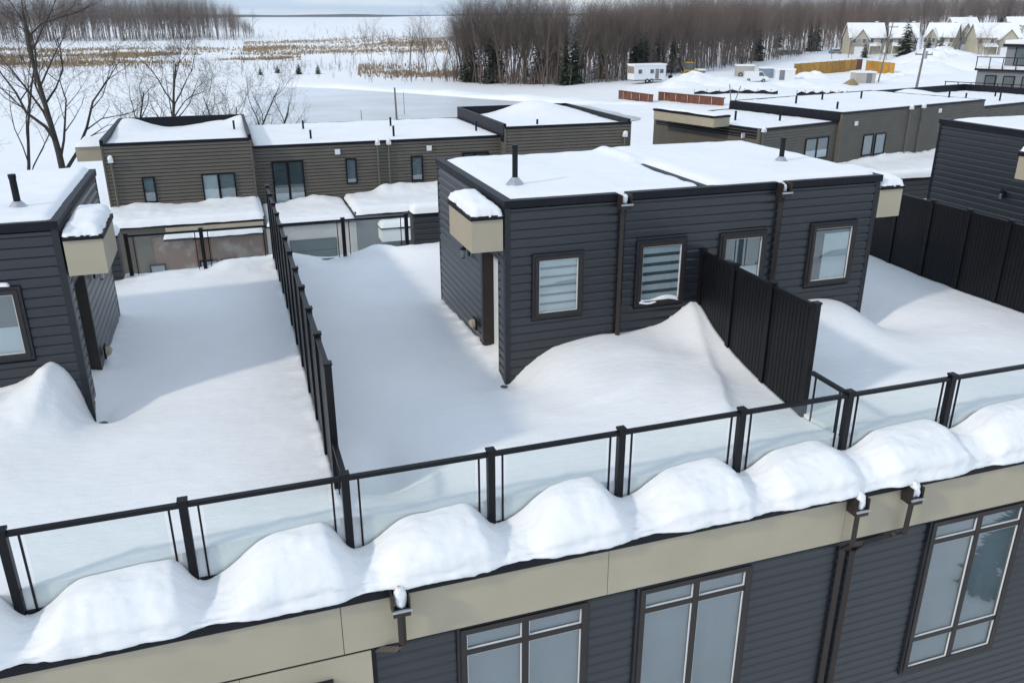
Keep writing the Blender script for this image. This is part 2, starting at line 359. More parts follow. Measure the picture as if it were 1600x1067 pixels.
# scuppers and downspouts
def scupper(par, x, y, z, s=1.0):
    b = MB()
    b.box(x-.10*s, x-.085*s, y-.20*s, y, z-.20*s, z+.06*s).box(x+.085*s, x+.10*s, y-.20*s, y, z-.20*s, z+.06*s).box(x-.085*s, x+.085*s, y-.20*s, y-.186*s, z-.20*s, z-.09*s).box(x-.085*s, x+.085*s, y-.185*s, y, z-.20*s, z-.185*s)
    o = b.build('scupper', 'brown', par)
    MB().box(x-.115*s, x+.115*s, y-.225*s, y-.203*s, z-.125*s, z-.095*s).build('lip', 'steel', o)
    return o
for sx in (1.28, 7.62, 8.54): scupper(blk, sx, FY-.036, -.16)
def spout(par, pts, r=.048, m='brown'): return MB().tube(pts, r, 4).build('downspout', m, par)
ys = FY-.15
spout(blk, [(1.28, ys, -.36), (1.28, ys, -.80), (1.22, ys+.03, -.90), (1.0, 8.02, -.98)])
spout(blk, [(7.62, ys, -.36), (7.62, ys, -.86), (7.64, 8.0, -1.06), (7.64, 8.0, -6.0)])
spout(blk, [(8.54, ys, -.36), (8.54, ys+.02, -.88), (8.44, 7.97, -.98), (7.95, 7.98, -1.02), (7.83, 8.0, -1.12), (7.83, 8.0, -6.0)])

# ================================================================== PENTHOUSES
def penthouse(x0, x1, y0, depth, zt, lbl, wins, sides, front=True, seed=0, unit_line=None, pipes=(), spouts=()):
    y1 = y0+depth; t = thing('rooftop_penthouse', ((x0+x1)/2, (y0+y1)/2, 0), lbl, 'penthouse')
    wf = MB()
    DEP = .30; d0, d1, dz = y0+.34, y0+1.34, 2.20            # door recess in the side walls
    core = wf.box(x0+.25, x1-.25, y0+.03, y1-.03, -.02, zt-.10)
    for s, on in (('l', 'l' in sides), ('r', 'r' in sides)):
        xa, xb = (x0+.03, x0+.25) if s == 'l' else (x1-.25, x1-.03)
        wf.box(xa, xb, y0+.03, d0, -.02, zt-.10).box(xa, xb, d1, y1-.03, -.02, zt-.10).box(xa, xb, d0, d1, dz, zt-.10)
    wall = wf.build('wall', 'trim', t)
    if front: siding(wall, (x0+.09, y0+.03), 0, x1-x0-.18, 0.0, zt-.13, [(a-x0-.14, b-x0-.04, c-.05, d+.05) for a, b, c, d, k in wins])
    for s in sides:
        if s == 'l': siding(wall, (x0+.03, y1-.02), -math.pi/2, depth-.1, 0.0, zt-.13, [(y1-.02-d1, y1-.02-d0, -1, dz)])
        if s == 'r': siding(wall, (x1-.03, y0+.08), math.pi/2, depth-.1, 0.0, zt-.13, [(d0-y0-.08, d1-y0-.08, -1, dz)])
    # corner trims
    for xx, sg in ((x0, 1), (x1, -1)):
        MB().box(xx, xx+sg*.10, y0-.004, y0+.028, 0, zt-.12).build('corner_trim', 'trim', t)
        MB().box(xx, xx+sg*.028, y0+.029, y0+.09, 0, zt-.12).build('corner_trim', 'trim', t)
        MB().box(xx, xx+sg*.028, y1-.09, y1, 0, zt-.12).build('corner_trim', 'cap', t)
    # parapet caps, broken at the scuppers
    cuts = sorted(s for s in spouts); xs = [x0-.02]+[v for c in cuts for v in (c-.085, c+.085)]+[x1+.02]
    for a, b in zip(xs[0::2], xs[1::2]): MB().box(a, b, y0-.03, y0+.13, zt-.12, zt).build('parapet_cap', 'cap', t)
    MB().box(x0-.02, x0+.14, y0+.131, y1-.13, zt-.12, zt).build('parapet_cap', 'cap', t)
    MB().box(x1-.14, x1+.02, y0+.131, y1-.13, zt-.12, zt).build('parapet_cap', 'cap', t)
    MB().box(x0-.02, x1+.02, y1-.129, y1+.03, zt-.12, zt).build('parapet_cap', 'cap', t)
    for a, b, c, d, k in wins: window(t, a, b, c, d, y0+.0, k, 'brown')
    for c in cuts:
        scupper(t, c, y0-.01, zt-.06, .95)
        spout(t, [(c, y0-.10, zt-.26), (c, y0-.07, zt-.36), (c, y0-.065, .3)], .05)
    # side doors with canopies
    for s in sides:
        sg = -1 if s == 'l' else 1; xw = x0 if s == 'l' else x1
        xi = xw-sg*.20
        dr = MB().box(xi, xi-sg*.03, d0+.05, d1-.06, .08, dz-.05).build('door', 'white', t)
        MB().box(xi+sg*.05, xi+sg*.001, d0+.14, d0+.16, 1.0, 1.04).build('handle', 'steel', dr)
        MB().box(xw-sg*.25, xw+sg*.012, d1-.055, d1+.05, 0, dz).box(xw-sg*.25, xw-sg*.0, d0-.0, d0+.045, 0, dz).box(xw-sg*.25, xw, d0+.046, d1-.056, dz-.045, dz+.02).build('door_frame', 'brown', t)
        cx0, cx1 = sorted((xw+sg*.03, xw+sg*.56)); cz0, cz1 = 2.40, 2.93
        cn = MB().box(cx0, cx1, y0+.006, y0+1.42, cz0, cz1).build('canopy', 'cream', t)
        MB().box(cx0-.02*(sg < 0), cx1+.02*(sg > 0), y0-.02, y0+1.45, cz1+.001, cz1+.07).build('canopy_cap', 'cap', cn)
        # snow cap on the canopy
        Xs = np.linspace(0, 1, 15); Ys = np.linspace(0, 1, 29); U, V = np.meshgrid(Xs, Ys, indexing='ij')
        dd = np.minimum(np.minimum(U, 1-U)*(cx1-cx0), np.minimum(V, 1-V)*1.4)
        Z = cz1+.075+.17*np.sqrt(np.clip(1-(1-np.clip(dd/.2, 0, 1))**2, 0, 1))+.03*fbm(U*4+seed, V*8)+.05*(V-.4)
        Xg = cx0-.01+(cx1-cx0+.02)*U+.035*fbm(V*14+seed, U*6)*((U < .01) | (U > .99)); Yg = y0-.02+1.46*V+.04*fbm(U*12, V*5+seed)*((V < .01) | (V > .99))
        grid_mesh('canopy_snow', Xg, Yg, Z, 'snow', cn)
        # coach lamp and wall vent beyond the door
        yl = d1+.72; xo = xw+sg*.03
        lm = MB().box(xo, xo+sg*.03, yl-.05, yl+.05, 1.78, 1.95).build('wall_lantern', 'black', t)
        MB().tube([(xo+sg*.02, yl, 1.93), (xo+sg*.07, yl, 2.0), (xo+sg*.12, yl, 1.97)], .009, 5).build('arm', 'black', lm)
        MB().tube([(xo+sg*.12, yl, 1.97), (xo+sg*.12, yl, 1.94), (xo+sg*.12, yl, 1.91)], [.012, .06, .065], 6).build('cap', 'black', lm)
        MB().tube([(xo+sg*.12, yl, 1.905), (xo+sg*.12, yl, 1.76)], [.052, .035], 6).build('lantern_glass', 'pane', lm)
        MB().tube([(xo+sg*.12, yl, 1.759), (xo+sg*.12, yl, 1.73)], [.04, .012], 6).build('finial', 'black', lm)
        yv = d1+.38
        vt = MB().box(xo, xo+sg*.03, yv-.1, yv+.1, .44, .66).build('wall_vent', 'cap', t)
        MB().tube([(xo+sg*.031, yv, .55), (xo+sg*.09, yv, .55), (xo+sg*.12, yv, .54)], [.085, .08, .05], 10).build('vent_hood', 'cream', vt)
    if unit_line:
        MB().box(unit_line-.07, unit_line+.07, y0+.14, y1-.14, zt-.12, zt+.0).build('party_parapet', 'cap', t)
    for px_, py_, h in pipes:
        p = MB().tube([(px_, py_, zt-.15), (px_, py_, zt+h-.06), (px_, py_, zt+h-.059), (px_, py_, zt+h)], [.05, .05, .056, .056], 12).build('vent_pipe', 'cap', t)
        MB().tube([(px_, py_, zt-.10), (px_, py_, zt+.03), (px_, py_, zt+.15)], [.20, .16, .06], 14).build('flashing', 'steel', p)
    def zf(X, Y):
        z = zt-.03+.05*ss(.1, .5, X-x0)+.02*fbm(X*.6+seed, Y*.6)
        if unit_line: z = z+.085*np.exp(-((X-unit_line-.02)/.16)**2)*ss(y0+1.6, y0+3.0, Y)+.05*ss(unit_line+.1, unit_line+.4, X)*(1-.0*Y)-.13*np.exp(-((X-unit_line-.03)/.12)**4)*(1-ss(y0+2.0, y0+3.2, Y))
        return z
    snow_slab('roof_snow', x0+.07, x1-.07, y0+.055, y1-.03, zf, '', t, res=.07, edge=.14, drop=.10, seed=seed, ragged=.02)
    return t
ZT = 3.22
penthouse(4.14, 11.56, 12.70, 4.57, ZT, 'dark slate rooftop penthouse with four framed windows between black screens', [(4.66, 5.50, 1.19, 2.25, 'faint'), (6.58, 7.47, 1.20, 2.32, 'zebra'), (8.23, 9.12, 1.20, 2.32, 'half'), (10.15, 11.10, 1.22, 2.36, 'drape')], 'lr', seed=1, unit_line=7.85, pipes=((4.72, 13.89, .70), (10.5, 14.34, .52)), spouts=(6.22, 9.36))
penthouse(-9.86, -2.44, 13.40, 4.57, 3.24, 'slate penthouse at the end of the row, cut by the bare trees behind', [(-4.10, -3.12, 1.23, 2.28, 'half'), (-6.0, -5.0, 1.23, 2.28, 'half')], 'r', seed=5, unit_line=-6.15, pipes=((-3.07, 14.3, .55),))
penthouse(18.14, 25.6, 13.60, 4.5, 3.42, 'slate penthouse behind the long black privacy fence, windowless flank showing', [], 'l', front=False, seed=9)
# snow on the sill of the striped window
snow_slab('sill_snow', 6.62, 7.40, 12.63, 12.70, lambda X, Y: 1.29+.03*np.sin(X*9), 'small ridge of snow on the striped window sill', None, res=.02, edge=.03, drop=.05, ragged=.03)
snow_slab('sill_snow', -4.12, -3.2, 13.33, 13.42, lambda X, Y: 2.37+.015*np.sin(X*9), 'thin snow on top of the end penthouse window frame', None, res=.02, edge=.03, drop=.04, ragged=.02)

# ================================================================== RAILINGS
PH = 1.12
def rail_run(name, pts_x, y, label, axis='x', z0=-.05, const=None, first=True, last=True, glass=True):
    """glass railing; posts at positions along axis"""
    def B(a0, a1, c0, c1, za, zb): return (a0, a1, c0, c1, za, zb) if axis == 'x' else (c0, c1, a0, a1, za, zb)
    c = y
    t = thing(name, ((pts_x[0], c, 0) if axis == 'x' else (c, pts_x[0], 0)), label, 'railing')
    for i, p in enumerate(pts_x):
        if (i == 0 and not first) or (i == len(pts_x)-1 and not last): continue
        o = MB().box(*B(p-.045, p+.045, c-.045, c+.045, z0, PH-.02)).build('post', 'black', t)
        MB().box(*B(p-.055, p+.055, c-.055, c+.055, PH-.019, PH+.012)).build('post_cap', 'black', o)
    for a, b in zip(pts_x[:-1], pts_x[1:]):
        MB().box(*B(a+.047, b-.047, c-.032, c+.032, PH-.085, PH-.035)).build('top_rail', 'black', t)
        MB().box(*B(a+.047, b-.047, c-.022, c+.022, .04, .085)).build('bottom_rail', 'black', t)
        for q in (a+.15, b-.15): MB().box(*B(q-.011, q+.011, c-.011, c+.011, .086, PH-.086)).build('baluster', 'black', t)
        if glass: MB().box(*B(a+.20, b-.20, c-.005, c+.005, .10, PH-.086)).build('glass_panel', 'glass', t)
    return t
rail_run('glass_railing', [-2.63, -.89, .85, 2.60, 4.34, 6.11, 7.85, 9.66, 11.43, 13.2, 14.95, 16.7, 18.5], 8.57, 'long black framed glass railing running along the snowy front roof edge')
rail_run('glass_railing', [8.616, 9.45], 7.85, 'short glass railing joining privacy screen to the front railing', 'y', first=False, last=False)
rail_run('glass_railing', [8.616, 9.45], .85, 'short railing at the end of the many-post divider screen', 'y', first=False, last=False)
rail_run('glass_railing', [-2.52, -.82, .80], 21.62, 'back railing overlooking brown brick garages across the street', last=False)
rail_run('glass_railing', [.90, 2.64, 4.30], 21.62, 'back railing overlooking the pale stucco garage', first=False)

# ================================================================== PRIVACY SCREENS
def screen(x, ys_, label, zt=2.10, zb=.02):
    t = thing('privacy_screen', (x, ys_[0], 0), label, 'screen')
    for p in ys_:
        o = MB().box(x-.045, x+.045, p-.045, p+.045, -.02, zt).build('post', 'black', t)
        MB().box(x-.055, x+.055, p-.055, p+.055, zt+.001, zt+.03).build('post_cap', 'black', o)
    for a, b in zip(ys_[:-1], ys_[1:]):
        MB().box(x-.03, x+.03, a+.046, b-.046, zt-.07, zt-.015).build('top_rail', 'black', t)
        MB().box(x-.03, x+.03, a+.046, b-.046, zb, zb+.05).build('bottom_rail', 'black', t)
        # ribbed infill: vertical boards with grooves
        n_ = 11; w_ = (b-a-.092)/n_; m = MB()
        for i in range(n_): m.box(x-.014, x+.014, a+.046+i*w_+.006, a+.046+(i+1)*w_-.006, zb+.05, zt-.07)
        m.box(x-.006, x+.006, a+.047, b-.047, zb+.05, zt-.07)
        m.build('ribbed_panel', 'black', t)
    return t
screen(7.85, [9.50, 10.56, 11.62, 12.64], 'black ribbed privacy screen of three panels ending at the penthouse wall')
screen(.85, [9.50+1.075*i for i in range(12)], 'long black divider screen with many capped posts between two decks')
screen(14.95, [9.5+1.04*i for i in range(12)], 'long black privacy fence in front of the windowless penthouse flank')

# back parapet walls clad in siding
def stub(x0, x1, label, seed):
    t = thing('parapet_wall', ((x0+x1)/2, 21.6, 0), label, 'wall')
    wl_ = MB().box(x0+.03, x1-.03, 21.35, 21.85, -.02, 1.10).build('wall', 'trim', t)
    siding(wl_, (x0+.03, 21.35), 0, x1-x0-.06, 0, 1.09)
    MB().box(x0, x1, 21.30, 21.88, 1.101, 1.16).build('coping', 'cap', t)
    snow_slab('coping_snow', x0-.01, x1+.01, 21.27, 21.9, lambda X, Y: 1.36+.03*fbm(X*.8, Y), '', t, res=.05, edge=.22, drop=.19, seed=seed)
stub(4.42, 11.3, 'slate sided parapet wall with snow cap behind the four-window penthouse', 2)
stub(-9.7, -2.66, 'slate sided parapet wall behind the end penthouse', 4)
stub(18.3, 25.3, 'slate sided parapet wall behind the windowless penthouse', 4)

# ================================================================== SNOW ON THE DECKS
def deck_snow(name, x0, x1, y0, y1, pts, label, seed, amp=.02, extra=None, res=.055):
    f = tps(pts); nx = int((x1-x0)/res); ny = int((y1-y0)/res)
    X, Y = np.meshgrid(np.linspace(x0, x1, nx+1), np.linspace(y0, y1, ny+1), indexing='ij')
    Z = f(X, Y)+amp*1.6*fbm(X*.55+seed, Y*.8)+amp*.5*fbm(X*2.1, Y*3.3+seed)+.004*fbm(X*9, Y*9)
    if extra: Z = Z+extra(X, Y)
    X = np.pad(X, 1, mode='edge'); Y = np.pad(Y, 1, mode='edge'); Z = np.pad(Z, 1, mode='constant', constant_values=-.019)
    o = grid_mesh(name, X, Y, Z, 'snow'); tag(o, label, 'snow', kind='stuff'); return o
main_pts = [(4.18, 12.66, -.02), (4.45, 12.7, .22), (4.97, 12.7, .55), (5.4, 12.7, .64), (5.82, 12.7, .70), (6.29, 12.7, .70), (6.7, 12.7, .72), (7.34, 12.7, .84), (7.8, 12.65, 1.06),
    (7.8, 12.1, .80), (7.8, 11.56, .62), (7.8, 10.9, .48), (7.8, 10.4, .40), (7.8, 9.4, .30), (7.3, 12.0, .52), (7.2, 11.2, .40), (7.1, 10.2, .38), (6.9, 9.2, .36),
    (5.0, 12.1, .46), (5.8, 11.9, .56), (6.6, 11.9, .60), (5.4, 11.3, .44), (6.2, 11.2, .50), (6.6, 10.6, .44), (5.4, 10.3, .34), (4.4, 11.9, .18), (3.9, 12.2, .16), (3.85, 12.8, .06), (3.9, 13.4, .10),
    (4.1, 14.1, .22), (4.1, 15.2, .20), (4.1, 16.2, .16), (4.1, 17.3, .14), (4.6, 18.5, .28), (6, 19, .35), (7.8, 19, .35), (4.4, 20.9, .45), (6, 21.2, .5), (7.8, 21.2, .5),
    (1.0, 9.2, .34), (1.4, 10.1, .10), (1.05, 10.6, .30), (1.0, 12, .30), (1.0, 14, .30), (1.0, 16, .32), (1.0, 18, .30), (1.0, 20, .26), (1.25, 21.2, .36), (1.05, 20.7, .26), (1.75, 21.3, .16),
    (2.6, 21.4, .10), (2.95, 21.3, .26), (3.35, 21.3, .44), (3.7, 21.3, .42), (3.4, 20.6, .26), (4.2, 21.5, .14), (2.4, 20, .24), (2.5, 18, .28), (2.5, 16, .25), (2.6, 14, .22), (2.6, 12, .26), (2.6, 10.4, .30), (3.6, 16, .22),
    (1.2, 8.66, .46), (2.6, 8.66, .40), (4.3, 8.66, .34), (6.1, 8.66, .36), (7.7, 8.66, .40), (4, 9.8, .32), (3.2, 9.2, .34), (7.8, 15, .3), (7.8, 17, .3), (6, 15, .3)]
def main_extra(X, Y):
    t_ = np.clip((12.7-Y)/3.4, 0, 1); xc = 7.72-1.15*t_**1.25+.06*fbm(Y*1.3, Y*0+4.); d = X-xc; fade = ss(9.0, 10.0, Y)*(1-ss(12.72, 12.9, Y))
    ridge = np.where(d < 0, np.exp(-(d/.55)**2), np.exp(-(d/.16)))*.13*fade
    x2 = 5.4+.9*np.sin(Y*.8); d2 = Y-(11.1+.22*(X-5.5)+.1*np.sin(X*2)); step = .045*np.where(d2 < 0, np.exp(-(d2/.12)**2), np.exp(-d2/.8))*ss(4.6, 5.4, X)*(1-ss(6.9, 7.4, X))
    wall = np.exp(-np.abs(X-4.10)/.12)*(Y > 12.9)*(Y < 17.3)*.10*np.clip(fbm(X*3, Y*5.5)+.15, 0, 1)
    scoop = -.10*np.exp(-(np.hypot(X-1.55, (Y-10.2)*.45)/.28)**2)
    back = ss(19.6, 21.2, Y)*.07*fbm(X*1.9, Y*2.2)
    div = np.exp(-np.abs(X-.9)/.10)*.07*np.clip(fbm(X*3, Y*4.5)+.2, 0, 1)
    return ridge*(X > 5.8)+step+wall+scoop+back+div
def left_extra(X, Y):
    lump = ss(12.0, 13.1, Y)*(1-ss(13.4, 13.6, Y))*(X < -2.5)*(.10*np.abs(fbm(X*1.8, Y*2.6))+.03*fbm(X*6, Y*6))
    d = X+2.86+.25*(13.4-Y); crest = .10*np.where(d < 0, np.exp(-(d/.4)**2), np.exp(-d/.10))*ss(12.3, 13.0, Y)*(Y < 13.45)
    wall = np.exp(-np.abs(X+2.40)/.12)*(Y > 13.9)*(Y < 18.0)*.10*np.clip(fbm(X*3, Y*5.5)+.15, 0, 1)
    return lump+crest+wall+ss(19.6, 21.2, Y)*.07*fbm(X*1.9, Y*2.2)+np.exp(-np.abs(X-.8)/.14)*.07*np.clip(fbm(X*3, Y*4.5)+.2, 0, 1)
deck_snow('deck_snow', .86, 7.85, 8.60, 21.75, main_pts, 'drifted snow on the deck between divider screen and three-panel screen', 1, extra=main_extra)
right_pts = [(7.9, 12.65, .60), (8.3, 12.6, .62), (9.3, 12.7, .80), (10.2, 12.7, .88), (10.8, 12.7, .84), (11.3, 12.7, .62), (11.62, 12.6, .34), (11.9, 12.7, .15), (11.6, 13.4, .12), (11.65, 15, .2), (11.65, 17.2, .2),
    (9.8, 12.0, .72), (10.8, 12.0, .70), (11.4, 11.9, .45), (9.0, 11.6, .44), (10.2, 11.2, .42), (8.0, 11.6, .42), (8.0, 10.4, .36), (8.2, 9.4, .34), (9.6, 10.4, .42), (10.5, 10.0, .44), (11.6, 10.4, .36), (9.5, 9.3, .34), (12, 9.2, .35), (14.8, 9.2, .35),
    (8.0, 8.66, .42), (9.6, 8.66, .38), (11.5, 8.66, .36), (13, 8.66, .36), (14.9, 8.66, .36), (12.6, 11.5, .32), (14.8, 11.5, .36), (12.8, 13, .28), (14.8, 13.5, .34), (13, 15, .3), (14.8, 16, .40), (13, 18, .36), (14.8, 19, .42), (12, 21.2, .5), (14.8, 21.2, .5), (9, 19, .4), (9, 15, .3), (8, 17, .3), (8, 21.2, .5)]
deck_snow('deck_snow', 7.855, 14.94, 8.60, 21.75, right_pts, 'snow on the deck between three-panel screen and long privacy fence', 7)
left_pts = [(-2.48, 13.36, -.02), (-2.58, 13.36, .62), (-2.78, 13.38, .95), (-3.2, 13.38, .86), (-3.65, 13.38, .74), (-4.6, 13.4, .62), (-6, 13.4, .6), (-9, 13.4, .6), (-2.75, 12.9, .62), (-3.2, 12.5, .55), (-2.5, 12.7, .34), (-3.0, 11.9, .36), (-4.2, 12.3, .5), (-5, 11, .38), (-3, 10.6, .32), (-2.1, 12.8, .22), (-2.2, 13.4, .05), (-2.1, 13.8, .12),
    (-2.4, 14.7, .34), (-2.4, 16, .30), (-2.4, 17.9, .26), (-1.6, 12, .28), (0, 12, .30), (.8, 10, .36), (.8, 9.5, .40), (.8, 12, .34), (.8, 14, .34), (.8, 16, .36), (.8, 18, .34), (.8, 20, .28), (.3, 21.2, .28), (-.3, 21.25, .32), (-.8, 21.4, .14), (-.1, 20.5, .24), (-1.6, 21.4, .12), (-2.4, 21.4, .08), (-2.5, 20, .2), (-1, 20, .24), (-1, 18, .30), (-1, 16, .26), (-.8, 14, .26), (-1.2, 10, .30),
    (-2.5, 8.66, .34), (-.9, 8.66, .42), (.7, 8.66, .50), (-3.5, 9, .34), (-6, 9, .34), (-9, 9, .34), (-6, 16, .3), (-6, 21, .4), (-9, 21, .4)]
deck_snow('deck_snow', -9.9, .845, 8.60, 21.75, left_pts, 'snow on the deck between the end penthouse and divider screen', 13, extra=left_extra)
deck_snow('deck_snow', 14.96, 24, 8.60, 21.75, [(15, 9, .35), (24, 9, .35), (15, 21, .45), (24, 21, .45), (19, 15, .3), (15.2, 15, .35)], 'snow on the deck beyond the long privacy fence', 19, res=.12)

# snow mounds on the ledge outside the glass, hanging over the drip edge
def ledge_snow():
    posts = [-4.4, -2.63, -.89, .85, 2.60, 4.34, 6.11, 7.85, 9.66, 11.43, 13.2, 14.95, 16.7, 18.5]
    xs = np.arange(-4.3, 18.4, .03); top = np.zeros_like(xs); lip = np.zeros_like(xs)
    r_ = random.Random(4)
    bays = [(.3, .9, .40, .08), (.36, .93, .40, .05), (.52, .86, .50, .06), (.40, .84, .40, .09), (.50, .76, .47, .08), (.42, .80, .40, .12), (.34, .70, .36, .17), (.30, .82, .37, .20), (.45, .90, .42, .22), (.40, .80, .40, .2), (.5, .8, .44, .15), (.4, .8, .4, .12), (.5, .8, .4, .1)]
    for i, (a, b) in enumerate(zip(posts[:-1], posts[1:])):
        k = (xs >= a) & (xs <= b); u = (xs[k]-a)/(b-a); p0_, p1_, h, lo = bays[i]; lo2 = bays[min(i+1, len(bays)-1)][3]
        sh = ss(.06, p0_, u)*(1-ss(p1_, 1.0, u))*(.86+.14*ss(.1, .8, u)); base_ = lo+(lo2-lo)*u
        top[k] = base_+(h-base_*.5)*sh; lip[k] = .25*ss(.05, .2, base_)+ss(.15, .6, sh)*.8
    ker = np.hanning(15); ker /= ker.sum(); top = np.convolve(np.pad(top, 7, mode='edge'), ker, 'valid'); lip = np.convolve(np.pad(lip, 7, mode='edge'), ker, 'valid')
    top += .02*fbm(xs*1.1, xs*0+3.); lip = np.clip(lip+.25*fbm(xs*1.2, xs*0+13.), 0, 1)
    # cross-section: parameter t from the glass to the lip and under it
    tt_ = np.linspace(0, 1, 34); X = np.repeat(xs[:, None], len(tt_), 1); Y = np.zeros_like(X); Z = np.zeros_like(X)
    for j, t_ in enumerate(tt_):
        ov = .02+.10*lip+.04*fbm(xs*2.2, xs*0+9.)                  # overhang past the drip edge
        yo = FY-.035-ov; zl = -.10+.02                              # lip base height
        th = .10+.17*lip                                            # thickness at the lip
        if t_ < .62:                                                # top surface
            s_ = t_/.62; Y[:, j] = 8.555+(yo+.05-8.555)*s_
            Z[:, j] = top+(zl+th-top)*(s_**1.7)+.012*fbm(xs*5, xs*0+s_*4)
        elif t_ < .86:                                              # rounded nose with layered ledges
            s_ = (t_-.62)/.24; a = s_*math.pi/2
            Y[:, j] = yo+.05*(1-math.sin(a))+.022*fbm(xs*4, xs*0+s_*7)-.012*math.sin(s_*9)*lip
            Z[:, j] = zl+th-(th)*s_+.0*xs
        else:                                                       # underside back to the drip edge
            s_ = (t_-.86)/.14; Y[:, j] = yo+(FY+.05-yo)*s_+.03*fbm(xs*7, xs*0)*(1-s_); Z[:, j] = zl-.01-.015*fbm(xs*6, xs*0+5.)*(1-s_)-.03*s_*0
    # bare patches of drip edge: pull the lip back where the snow has slipped
    TT = np.repeat(tt_[None, :], len(xs), 0); bulge = np.sin(math.pi*np.clip(TT/.8, 0, 1))
    Z = Z+bulge*(.055*fbm(X*2.3, TT*3.7)+.03*np.abs(fbm(X*5.2, TT*8))+.010*fbm(X*16, TT*22)+.05*lip[:, None]); Y = Y-.02*np.where(TT > .6, 1, 0)*fbm(X*6, TT*30)*ss(.6, .7, TT)*(1-ss(.93, 1, TT))
    o = grid_mesh('ledge_snow', X, Y, Z, 'snow'); tag(o, 'scalloped snow mounds outside the glass hanging over the roof edge', 'snow', kind='stuff')
ledge_snow()
def blob(name, c, r, label, parent=None, seed=0, sx=1, sy=1, sz=1):
    u = np.linspace(0, math.pi, 12); v = np.linspace(0, 2*math.pi, 17); U, V = np.meshgrid(u, v, indexing='ij')
    rr = r*(1+.45*fbm(np.cos(V)*1.7+seed+np.sin(U), np.sin(V)*1.7+U*1.3))
    o = grid_mesh(name, c[0]+sx*rr*np.sin(U)*np.cos(V), c[1]+sy*rr*np.sin(U)*np.sin(V), c[2]+sz*rr*np.cos(U), 'snow', parent)
    if parent is None: tag(o, label, 'snow', kind='stuff')
    return o
for i, (sx, lb) in enumerate(((1.28, 'snow clump in the scupper above the cream bay corner'), (7.62, 'snow clump in the scupper over the paired downspouts'), (8.54, 'snow clump in the scupper with the sideways downspout'))):
    blob('snow_clump', (sx, FY-.13, -.17), .10, lb, None, i*3.1, .85, .9, 1.5)
for i, sx in enumerate((6.22, 9.36)):
    blob('snow_clump', (sx, 12.62, 3.12), .075, 'snow in a penthouse roof scupper above its downspout', None, i*2.3+8, .9, 1.0, 1.2)['group'] = 'snow in penthouse scuppers'

# ================================================================== BACK ROW
def siding_mesh(b, u0, u1, v, z0, z1, holes=(), pitch=.17, t=.034):
    """joined lap courses on a wall facing -v at v, added to builder b"""
    n_ = int(math.ceil((z1-z0)/pitch))
    for i in range(n_):
        za = z0+i*pitch; zb = min(za+pitch, z1); segs = [(u0, u1)]
        for (a, c, h0, h1) in holes:
            if zb > h0+.02 and za < h1-.02: segs = [s for p, q in segs for s in ((p, min(q, a)), (max(p, c), q)) if s[1]-s[0] > .02]
        for p, q in segs: b.prism([(v, za), (v-t, za), (v-t, za+.012), (v-t*.25, zb-.03), (v, zb-.03), (v, zb)], 'x', p, q)
    return b
def far_window(par, x0, x1, z0, z1, y, kind='blue', mull=()):
    f = MB(); fw = .07
    for b in ((x0, x0+fw, z0, z1), (x1-fw, x1, z0, z1), (x0+fw, x1-fw, z0, z0+fw), (x0+fw, x1-fw, z1-fw, z1)): f.box(b[0], b[1], y-.06, y+.03, b[2], b[3])
    o = f.build('window', 'black', par)
    for m_ in mull: MB().box(m_-.06, m_+.06, y-.05, y+.03, z0+fw, z1-fw).build('mullion', 'black', o)
    xs = [x0+fw]+[v for m_ in mull for v in (m_-.06, m_+.06)]+[x1-fw]
    for i, (a, b) in enumerate(zip(xs[0::2], xs[1::2])):
        MB().box(a, b, y-.03, y-.02, z0+fw, z1-fw).build('pane', 'pane', o)
        MB().box(a, b, y+.005, y+.012, z0+fw, z1-fw).build('room', {'blue': 'blindgrey', 'dark': 'room', 'split': 'room'}[kind], o)
        if kind == 'split': MB().box(a, b, y-.012, y-.004, z0+fw+.45, z1-fw).build('blind', 'blind' if i == 0 else 'blindgrey', o)
        if kind == 'dark': MB().box(a, b, y-.012, y-.004, z0+fw, z0+fw+.45).build('blind', 'blind', o)
    return o
def far_spout(par, x, y, zt_, zb_):
    o = MB().tube([(x, y-.12, zt_-.05), (x, y-.09, zt_-.25), (x, y-.08, zb_)], .05, 4).build('downspout', 'taupe', par)
    MB().box(x-.11, x+.11, y-.24, y-.02, zt_-.12, zt_+.04).build('scupper', 'white', o)
    blob('scupper_snow', (x, y-.13, zt_+.08), .12, '', o, x)
def parapet(par, x0, x1, y0, y1, z, b=.9, t=.22, zf=None):
    """dark cap round a flat roof"""
    zf = z if zf is None else zf
    MB().box(x0, x1, y0-.04, y0+t, zf-.10, zf).build('parapet_cap', 'cap', par)
    MB().box(x0-.02, x0+t, y0+t+.001, y1-t-.001, z-b, z-.002).build('parapet', 'cap', par)
    MB().box(x1-t, x1+.02, y0+t+.001, y1-t-.001, z-b, z-.002).build('parapet', 'cap', par)
    MB().box(x0, x1, y1-t, y1, z-b, z).build('parapet', 'cap', par)

